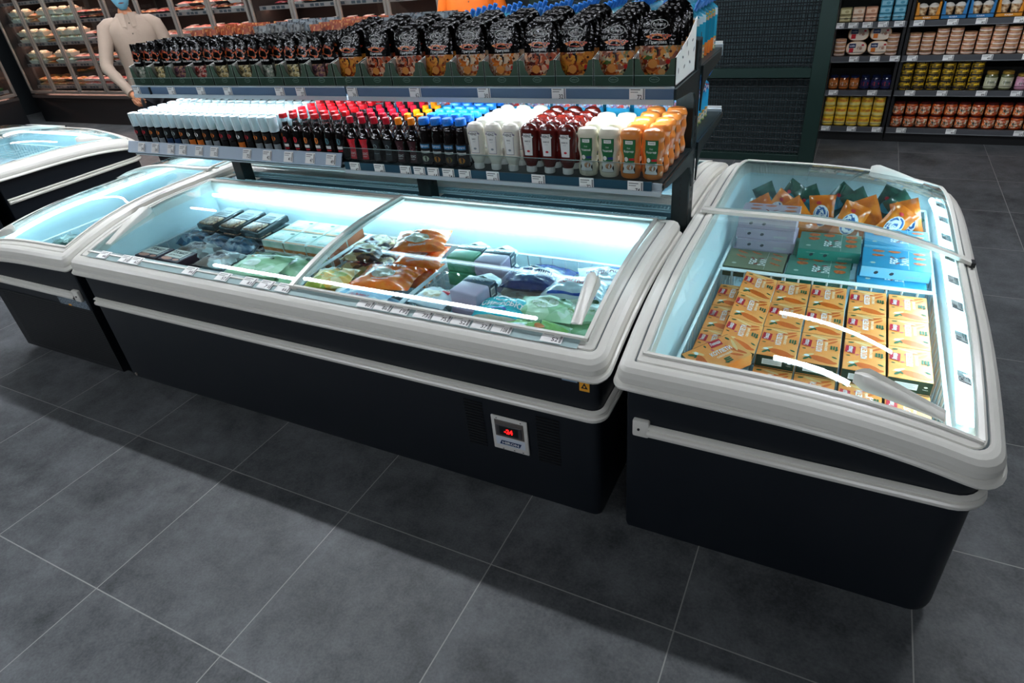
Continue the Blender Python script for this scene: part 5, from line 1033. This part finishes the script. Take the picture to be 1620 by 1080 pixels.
    for i in range(15):
        ph = -.15+(pi/2+.15)*i/15; H.append([tuple(Vector(head_pt(2*pi*j/40-pi, max(ph, .62 if cos(2*pi*j/40-pi) > .55 else .1 if cos(2*pi*j/40-pi) > -.1 else ph-.25), 1.07))+Vector(hc)) for j in range(40)])
    h.grid(H, hairc, closed_v=True); h.poly(H[-1], hairc); h.build('hair', r, 60)
    if mask:
        h = MB(); MK = mat('mask_blue', '#6fa8bf', .7); h.grid([[tuple(Vector(head_pt(a, p, 1.05+.05*cos(a)*cos(p*2+.9)))+Vector(hc)) for a in np.linspace(-1.15, 1.15, 17)] for p in np.linspace(-1.15, -.02, 10)], MK)
        for s in (-1, 1): h.tube([tuple(Vector(head_pt(s*1.15, -.05, 1.06))+Vector(hc)), tuple(Vector(head_pt(s*1.45, .05, 1.05))+Vector(hc)), (s*.084, .02+hc[1], hc[2]+.01), tuple(Vector(head_pt(s*1.15, -.7, 1.06))+Vector(hc))], .0018, WHITE, 5)
        h.build('face_mask', r, 60)
    # shirt: loose trunk loft with collar and sleeves
    c = MB(); R_ = []
    prof = [(.84, .190, .140, 0), (.95, .180, .128, 0), (1.08, .165, .115, 0), (1.20, .178, .120, 0), (1.30, .188, .120, 0), (1.36, .190, .112, 0), (1.405, .178, .098, 0), (1.44, .145, .085, 0), (1.465, .105, .076, 0), (1.485, .072, .066, 0)]
    for i, (z, a, b, y) in enumerate(prof):
        R_.append([(a*loose*abs(cos(t))**.85*(1 if cos(t) > 0 else -1), y+b*loose*abs(sin(t))**.85*(1 if sin(t) > 0 else -1)*(1+.03*sin(5*t+z*9)), z+(.012*sin(7*t) if i == 0 else 0)) for t in np.linspace(0, 2*pi, 41)[:-1]])
    c.grid(R_, shirt, closed_v=True)
    for arm in (rarm, larm):
        sh, el, wr = [Vector(a) for a in arm[:3]]; pth = []; rad = []
        sx_ = 1 if sh.x < 0 else -1; pts = [sh+Vector((.10*sx_, 0, .050)), sh+Vector((.045*sx_, 0, .032))]+[sh.lerp(el, t) for t in (.0, .2, .4, .6, .8, .95)][0:1]+[sh.lerp(el, t) for t in (.2, .4, .6, .8, .95)]+[el+(wr-el)*t for t in (.06, .2, .35, .5, .65, .8, .93, 1.0)]
        rr = [.040, .058, .064, .062, .058, .053, .052, .051, .049, .047, .045, .043, .040, .038, .036]
        for i, (p, q) in enumerate(zip(pts, rr)): pth.append(p); rad.append(q+.0035*sin(i*2.6)*(i > 4))
        c.tube(pth, rad, shirt, 14)
        c.tube([wr-(wr-el).normalized()*.03, wr+(wr-el).normalized()*.005], .0405, shirt, 14)
    c.build('shirt', r, 60)
    c = MB(); c.grid([[((.070+.022*k)*cos(t), (.064+.020*k)*sin(t)-.012-.006*k, 1.497-.012*k-.020*k*k-.030*max(0, -sin(t))*k) for t in np.linspace(-pi/2+.22+.25*0, 3*pi/2-.22, 25)] for k in (0, .4, .8, 1.2, 1.5)], shirt); c.build('collar', r, 60)
    for z in (1.42, 1.34, 1.25, 1.15, 1.05):
        b = np.interp(z, [p[0] for p in prof], [p[2] for p in prof])*loose; c = MB(); c.lathe([(0, .0), (.0055, 0), (.0055, .003), (0, .003)], mat('button_dark', '#4a4038', .4), 8, T3((.004, -b-.0005, z), rx=pi/2), cap=False); c.build('button', r)
    V, F = skin_geo([(0, 0, .95), (-.09, 0, .86), (-.10, -.01, .50), (-.105, .02, .075), (.09, 0, .86), (.10, -.01, .50), (.105, .02, .075)], [(0, 1), (1, 2), (2, 3), (0, 4), (4, 5), (5, 6)], [(.168, .118), .105, .075, .066, .105, .075, .066])
    c = MB(); c.add(V, F, trousers); c.build('trousers', r, 60)
    for s in (-1, 1):
        c = MB(); c.grid([[(s*.11+a*cos(t), -.05+l*sin(t), z) for t in np.linspace(0, 2*pi, 21)[:-1]] for a, l, z in ((.044, .13, .0), (.048, .135, .02), (.046, .13, .045), (.04, .09, .08), (.038, .05, .11))], BLACK, closed_v=True); c.poly([(s*.11+.044*cos(t), -.05+.13*sin(t), 0) for t in np.linspace(0, 2*pi, 21)[:-1]][::-1], BLACK); c.build('shoe', r, 60)
    return r
person('person in beige button shirt and blue face mask, standing behind the rack', (-2.44, 2.79, 0), .927, mat('shirt_beige', '#8f7d6e', .85, bump=(14, .6)), mat('trousers_dark', '#12141a', .8), mat('hair_grey', '#3a3632', .8), True,
       ((-.195, 0, 1.385), (-.285, -.13, 1.115), (-.16, -.345, .915), (.2, .2, 1), -1), ((.195, 0, 1.385), (.27, -.03, 1.10), (.24, -.16, .87), (-1, 0, 0), 1))
ph = root('mobile_phone', 'dark phone held low in the right hand of the beige-shirted person', 'phone', (-2.44, 2.79, 0), (0, 0, .927)); mb = MB(); mb.box((-.095, -.46, .845), (.02, .13, .07), BLACK, T3(), bev=.006, seg=2); mb.build('case', ph)
ph2 = ph
person('person in a bright orange top, mostly above the picture edge behind the blue pouches', (.30, 3.9, 0), .35, mat('shirt_orange', '#e86a00', .7), mat('trousers_dark'), mat('hair_brown', '#2a1a12', .8), False,
       ((-.195, 0, 1.385), (-.28, .03, 1.12), (-.27, -.14, .90), (-1, 0, 0), -1), ((.195, 0, 1.385), (.28, .03, 1.12), (.27, -.12, .90), (1, 0, 0), 1), 1.08)
# ---------------------------------------------------------------- goods on the dark grocery shelving
def can(h, r0, body, band, word, lid=ALU, wcol=None):
    r = root('tin_can', '', 'can'); mb = MB(); mb.lathe([(r0*.96, 0), (r0, .003), (r0, h-.003), (r0*.96, h), (r0*.9, h-.002), (0, h-.002)], body, 16, cap=False); P = [(r0, 0), (r0, h)]; f = wfn(P, 1, 1)
    wrap_rect(mb, f, -r0*1.2, r0*1.2, h*.15, h*.42, band, .0003, 6, 1); put_text(mb, word, (0, h*.62), r0*1.7, h*.22, wcol or REDT, None, .0006, .03, f); mb.build('body', r)
    mb = MB(); mb.lathe([(r0*.97, 0), (r0*1.02, .001), (r0*1.02, .004), (r0*.95, .004)], lid, 16, T3((0, 0, h-.004)), cap=False); mb.build('rim', r); return r
def jar(h, r0, body, lab_, lidm, word, wc=None):
    r = root('glass_jar', '', 'jar'); P = smooth_prof([(r0*.9, 0), (r0, .006), (r0, h*.75), (r0*.8, h*.84), (r0*.8, h*.86)], 14); mb = MB(); mb.lathe(P, body, 16); f = wfn(P, 1, 1)
    wrap_rect(mb, f, -r0*1.25, r0*1.25, h*.1, h*.68, lab_, .0004, 8, 3); wrap_poly(mb, f, [(r0*.8*cos(t), h*.42+h*.15*sin(t)) for t in np.linspace(0, 2*pi, 11)[:-1]], wc or LWH, .0008); put_text(mb, word, (0, h*.42), r0*1.2, h*.12, CGR, None, .0012, .02, f); mb.build('body', r)
    mb = MB(); mb.lathe([(r0*.88, 0), (r0*.9, .003), (r0*.88, h*.13), (r0*.8, h*.15), (0, h*.15)], lidm, 16, T3((0, 0, h*.85)), cap=False); mb.build('lid', r); return r
YL = mat('can_yellow', '#f0c834', .35); GOLD = mat('lid_gold', '#c9a24a', .3, .7); DKR = mat('jar_red', '#b04a1c', .25, coat=.4)
def stack(proto, xs, z, hs, n, ys, labf, grp):
    for i, x in enumerate(xs):
        for j, y in enumerate(ys):
            for k in range(n if isinstance(n, int) else n[i]): use(proto, (x, y, z+.0006+hs*k), (0, 0, rnd.uniform(-.3, .3)), labf(i, j, k), grp)
LV = ['bottom', 'second', 'third', 'fourth', 'fifth', 'sixth']
yc = can(.078, .043, YL, mat('band_cream', '#e8d688', .4), 'ГОРОШОК')
stack(yc, [3.032+.0925*i for i in range(5)], .12, .0786, 3, [5.145], lambda i, j, k: 'yellow can of peas, %s stack from the mesh partition, %s of three' % (ORD[i], LV[k]), 'yellow cans on the bottom shelf')
rj = jar(.098, .042, DKR, food('label_lecho', ['#b8602a', '#f0e0c0', '#9a2414', '#3a5a3a', '#f0b068', '#d84a20'], 60), mat('lid_maroon', '#4a1210', .3, .3), 'ЛЕЧО')
stack(rj, [3.552+.0910*i for i in range(15)], .12, .0986, 2, [5.145], lambda i, j, k: 'red-labelled jar with dark lid on the bottom shelf, %s from left, %s' % (ORD[i], ['lower', 'upper'][k]), 'red-labelled jars on the bottom shelf')
dj = jar(.105, .036, mat('jar_dark', '#1a1c34', .2, coat=.5), mat('label_indigo', '#1a2050', .4), mat('lid_navy', '#0e1a3c', .3, .3), 'ІКРА', LRED); oj = jar(.105, .036, mat('jar_amber', '#8a4418', .2, coat=.5), mat('label_amber', '#b86a2a', .4), mat('lid_navy'), 'ДЖЕМ')
for i, x in enumerate([3.026, 3.105, 3.183, 3.262, 3.34, 3.416]): use([oj, oj, oj, dj, dj, dj][i], (x, 5.14, .4156), (0, 0, .1), '%s jar with navy lid, %s from the mesh partition' % (['amber', 'dark blue'][i > 2], ORD[i]), 'navy-lidded jars')
yt = can(.048, .042, food('tin_yellow_black', ['#f0c828', '#d8a81c', '#1a160a', '#f0c828', '#4a3c10'], 50), INK, 'ЧАБАНЧИК', GOLD, INK)
stack(yt, [3.552+.0935*i for i in range(6)], .415, .0484, [5, 5, 5, 4, 4, 5], [5.145], lambda i, j, k: 'black and yellow flat tin, %s stack on the second shelf, %s tin' % (ORD[i], LV[k]), 'black and yellow tins')
pj = jar(.13, .042, mat('jar_olive', '#5a5c3a', .25, coat=.4), mat('label_pale', '#b8b89a', .4), GOLD, 'ОЛИВКИ'); qj = jar(.11, .042, mat('jar_pink', '#b07a8a', .3, coat=.3), mat('label_pink2', '#c890a8', .4), GOLD, 'ХРІН')
for i in range(2):
    for k in range(1): use(pj, (4.125+.1*i, 5.145, .4156), (0, 0, 0), 'tall olive jar with gold lid, %s of two' % ['left', 'right'][i], 'tall olive jars')
for i in range(6): use(qj, (4.325+.1*i, 5.145, .4156), (0, 0, 0), 'pink-labelled jar with gold lid on the second shelf, %s from left' % ORD[i], 'pink-labelled jars')
st = can(.03, .041, mat('tin_salmon', '#e0a888', .4), mat('band_white', '#e6dccf', .4), 'ПАШТЕТ', GOLD, mat('text_brown', '#6a3a22', .5))
stack(st, [3.552+.0905*i for i in range(15)], .675, .0305, [5, 5, 6, 6, 5, 6, 7, 6, 5, 6, 6, 5, 6, 6, 5], [5.145], lambda i, j, k: 'flat salmon-coloured tin on the third shelf, %s stack, %s tin' % (ORD[i], (LV+['seventh'])[k]), 'flat salmon-coloured tins')
def tub(acc):
    r = root('oval_tub', '', 'tub'); mb = MB(); M = T3((0, 0, .052), rx=pi/2)
    def ov(s, z): return [(.075*s*abs(cos(t))**.7*(1 if cos(t) > 0 else -1), .05*s*abs(sin(t))**.8*(1 if sin(t) > 0 else -1), z) for t in np.linspace(0, 2*pi, 33)[:-1]]
    mb.grid([ov(.86, -.05), ov(.96, 0)], mat('tub_cream', '#e6d2b4', .4), closed_v=True, M=M); mb.poly(ov(.86, -.05)[::-1], mat('tub_cream'), M); mb.build('container', r)
    mb = MB(); mb.grid([ov(1, 0), ov(1, .006), ov(.93, .008)], mat('tub_lid_tan', '#d9a878', .35), closed_v=True, M=M); mb.poly(ov(.93, .008), mat('tub_lid_face', '#ecdcc8', .35), M)
    put_rect(mb, -.055, -.005, .002, .034, mat('tub_navy', '#182c5c', .4), M, .0086); put_text(mb, 'КИЇВ', (-.03, .018), .036, .012, WHITE, M, .0092, .02); put_rect(mb, -.05, -.018, -.034, .0, acc, M, .0088); put_ell(mb, (.025, .0), .02, .016, food('tub_food', ['#7a2a1a', '#c9a080', '#e8dccc', '#a04a2a'], 120), M, .009); put_ell(mb, (.045, .022), .01, .007, LRED, M, .0092); mb.build('lid', r); return r
t1 = tub(LRED); t2 = tub(LOR)
for i in range(2):
    for k in range(2): use([t1, t2][i], (3.15+.158*i, 5.15, .6756+.1045*k), (0, 0, 0), 'oval cream tub standing on edge, %s, %s' % (['red-marked left pair', 'orange-marked right pair'][i], ['lower', 'upper'][k]), 'oval tubs')
for k in range(5): use(st, (3.405, 5.15, .6756+.0305*k), (0, 0, 0), 'flat tin beside the oval tubs, %s of its stack' % LV[k], 'flat salmon-coloured tins')
for k in range(4): use(st, (3.03, 5.15, .6756+.0305*k), (0, 0, 0), 'flat tin at the mesh partition side, %s of its stack' % LV[k], 'flat salmon-coloured tins')
def pack(c1, c2, w=.085, h=.05):
    r = root('cheese_pack', '', 'pack'); mb = MB(); mb.box((0, 0, h/2), (w, .08, h), c1, bev=.008, seg=2); mb.build('tub', r); mb = MB(); M = T3((0, -.0405, h/2), rx=pi/2); put_rect(mb, -w*.4, w*.4, -h*.3, h*.3, c2, M); put_ell(mb, (w*.1, 0), w*.18, h*.2, c1, M, .0006); mb.build('label', r); return r
cp2 = [pack(mat('pk_olive', '#a89c6a', .5), mat('pk_o2', '#d8cfa0', .5)), pack(mat('pk_peach', '#d8b090', .5), mat('pk_p2', '#ecd8c0', .5)), pack(mat('pk_salmon', '#d89a78', .5), mat('pk_s2', '#f0c8a8', .5)), pack(mat('pk_blue', '#4a9ab4', .5), mat('pk_b2', '#8cc4d4', .5)), pack(mat('pk_blue'), mat('pk_b2'))]
for i, x in enumerate([3.031, 3.122, 3.213, 3.31, 3.405]):
    for k in range(2+(i > 2)): use(cp2[i], (x, 5.145, .9256+.0505*k), (0, 0, 0), '%s cheese pack on the top narrow shelf, %s, %s' % (['olive', 'peach', 'salmon', 'light blue', 'light blue'][i], ORD[i], LV[k]), 'cheese packs')
def disp(c1, gc):
    r = root('display_box', '', 'display box'); w, h, D = .165, .12, .2; c = mat('disp_'+c1, c1, .5); mb = MB(); mb.bx(-w/2, w/2, 0, D, 0, .004, c); mb.bx(-w/2, -w/2+.004, 0, D, .004, h, c); mb.bx(w/2-.004, w/2, 0, D, .004, h, c); mb.bx(-w/2, w/2, 0, .004, 0, .03, c)
    for s in (-1, 1): mb.grid([[(s*(w/2), 0, .03), (s*(w/2-.03), 0, .03), (s*(w/2-.022), 0, .075), (s*(w/2-.016), 0, h)], [(s*w/2, 0, .03), (s*w/2, 0, .03), (s*w/2, 0, .075), (s*w/2, 0, h)]], c)
    put_text(mb, 'КАВА', (0, .015), .05, .011, WHITE, T3((0, 0, 0), rx=pi/2), .0006, .02); mb.build('carton', r, 0); return r
d1 = disp('#d88a1c', None); d2 = disp('#2a78b0', None)
cup = root('dessert_cup', '', 'cup'); mb = MB(); mb.lathe([(.024, 0), (.034, .075), (.035, .08)], mat('cup_brown', '#9a6a3c', .3, noise=(40, '#e6cfa8', .4, .6)), 16); mb.build('cup_body', cup); mb = MB(); mb.lathe([(.036, .078), (.036, .084), (.02, .10), (0, .105)], mat('cup_white', '#e4ddd2', .3), 16, cap=False); mb.build('cup_lid', cup)
for i in range(8):
    k = [0, 1, 1, 0, 0, 1, 0, 1][i]; x = 3.594+.171*i; use([d1, d2][k], (x, 5.085, .9256), (0, 0, 0), '%s display box of cups on the top shelf, %s from left' % (['orange', 'blue'][k], ORD[i]), 'cup display boxes')
    for s in (-1, 1): use(cup, (x+.037*s, 5.135, .9300), (0, 0, 0), 'brown and white dessert cup in the %s display box, %s' % (ORD[i], ['', 'right', 'left'][s]), 'dessert cups')
# ---------------------------------------------------------------- trays in the glass door fridges
def tray(nm, fm, tc, w=.20, d=.15, h=.05, sleeve=None):
    r = root(nm, '', 'tray'); t = mat('tray_'+tc, tc, .4); mb = MB(); mb.grid([[(a*x, b*y, z) for x, y in ((-1, -1), (1, -1), (1, 1), (-1, 1))] for a, b, z in ((w*.40, d*.38, 0), (w*.5, d*.5, h*.6), (w*.46, d*.46, h*.6), (w*.38, d*.36, .004))], t, closed_v=True); mb.poly([(-w*.4, -d*.38, 0), (-w*.4, d*.38, 0), (w*.4, d*.38, 0), (w*.4, -d*.38, 0)], t); mb.build('tray_base', r)
    rr = random.Random(nm+tc); n = 7; mb = MB(); mb.grid([[((i/n-.5)*w*.9, (j/n-.5)*d*.88, h*(.5+.55*sin(pi*i/n)**.4*sin(pi*j/n)**.4*rr.uniform(.7, 1.1))) for i in range(n+1)] for j in range(n+1)], fm); mb.build('food', r, 60)
    if sleeve: mb = MB(); mb.bx(-w*.2, w*.25, -d*.1, d*.35, h*1.02, h*1.06, sleeve); M = T3((0, 0, h*1.07)); put_rect(mb, -w*.1, w*.15, 0, d*.1, LGY, M); mb.build('label', r)
    return r
FM = [food('meat_pink', ['#e08a86', '#c24a48', '#f0bcb4', '#a83438', '#f4d8d0'], 40), food('meat_red', ['#9a1c22', '#d0525a', '#7a1418', '#e8a09a'], 35), food('sausages', ['#b8502a', '#e08a58', '#8a3418', '#f0b890'], 30), food('salad', ['#b8c8a8', '#e4ecdc', '#7a9a5a', '#d8b090', '#f0f0ea'], 40), food('pastry', ['#c87830', '#f0b060', '#8a4418', '#e8d0a0', '#d05020'], 40), food('mince', ['#c86a60', '#e0948c', '#b04a44'], 90), food('carrot_mix', ['#e06418', '#f09a40', '#4a8a2a', '#c83a14', '#2a5a20'], 45)]
trs = [tray('meat_tray', FM[0], '#e6e2de', sleeve=WHITE), tray('meat_tray', FM[1], '#1a1a1c'), tray('sausage_tray', FM[2], '#1a1a1c', sleeve=WHITE), tray('salad_box', FM[3], '#cfdcd2', .19, .15, .09), tray('pastry_tray', FM[4], '#d8b080'), tray('mince_tray', FM[5], '#e6e2de'), tray('vegetable_tray', FM[6], '#2a5a2a', .2, .16, .08)]
nmz = ['pink meat', 'red meat', 'sausage', 'salad', 'pastry', 'mince', 'vegetable']; shn = {.50: 'bottom', .80: 'second', 1.08: 'third', 1.34: 'fourth'}
for z, pal in ((.50, [4, 4, 4, 2, 4, 0, 0, 5, 1, 0]), (.80, [3, 3, 4, 3, 3, 0, 5, 0, 2, 0]), (1.08, [3, 3, 3, 4, 3, 3, 3, 0, 2, 0]), (1.34, [3, 3, 4, 3, 3, 3, 3, 1, 2, 2])):
    for k in range(16):
        x = -7.80+.225*k; p = pal[min(len(pal)-1, k)] if k < 10 else pal[9-(k % 3)]
        if -5.62 < x < -5.29: continue
        for j in range(3 if k < 10 else 2): use(trs[p], (x, 4.83+.19*(j % 2), z+.0005+(.09 if p == 3 else .08 if p == 6 else .062)*(j > 1)), (0, 0, rnd.uniform(-.08, .08)), '%s tray in a back fridge, %s shelf, %s from corner, %s' % (nmz[p], shn[z], ORD[k], ['front row', 'back row', 'stacked on top'][j]), 'trays in the left and middle back fridges')
for z, pal in ((1.08, [0, 5, 0, 1, 0, 0, 5, 0, 0, 1, 0, 0, 0, 0, 1, 5, 0, 0, 0, 0]), (1.34, [5, 2, 0, 2, 0, 1, 0, 1, 0, 2, 2, 0, 5, 2, 0, 1, 0, 0, 5, 0])):
    for k in range(17):
        x = -4.2+.225*k
        if -3.1 < x < -2.78 or x > -.56: continue
        for j in range(3): use(trs[pal[k]], (x, 4.83+.19*(j % 2), z+.0005+.062*(j > 1)), (0, 0, rnd.uniform(-.08, .08)), '%s tray right of the man, %s fridge shelf, %s along, %s' % (nmz[pal[k]], shn[z], ORD[k], ['front row', 'back row', 'stacked on top'][j]), 'meat trays in the middle and right back fridges')
for z, pal in ((.50, [6, 6, 4]), (.80, [6, 4, 4]), (1.08, [4, 3, 4]), (1.34, [3, 4, 3])):
    for k in range(6): use(trs[pal[k % 3]], (-8.235, 4.265-.225*k, z+.0005), (0, 0, pi/2), '%s tray in the far left fridge, %s shelf, %s from the corner' % (nmz[pal[k % 3]], shn[z], ORD[k]), 'trays in the far left fridge')
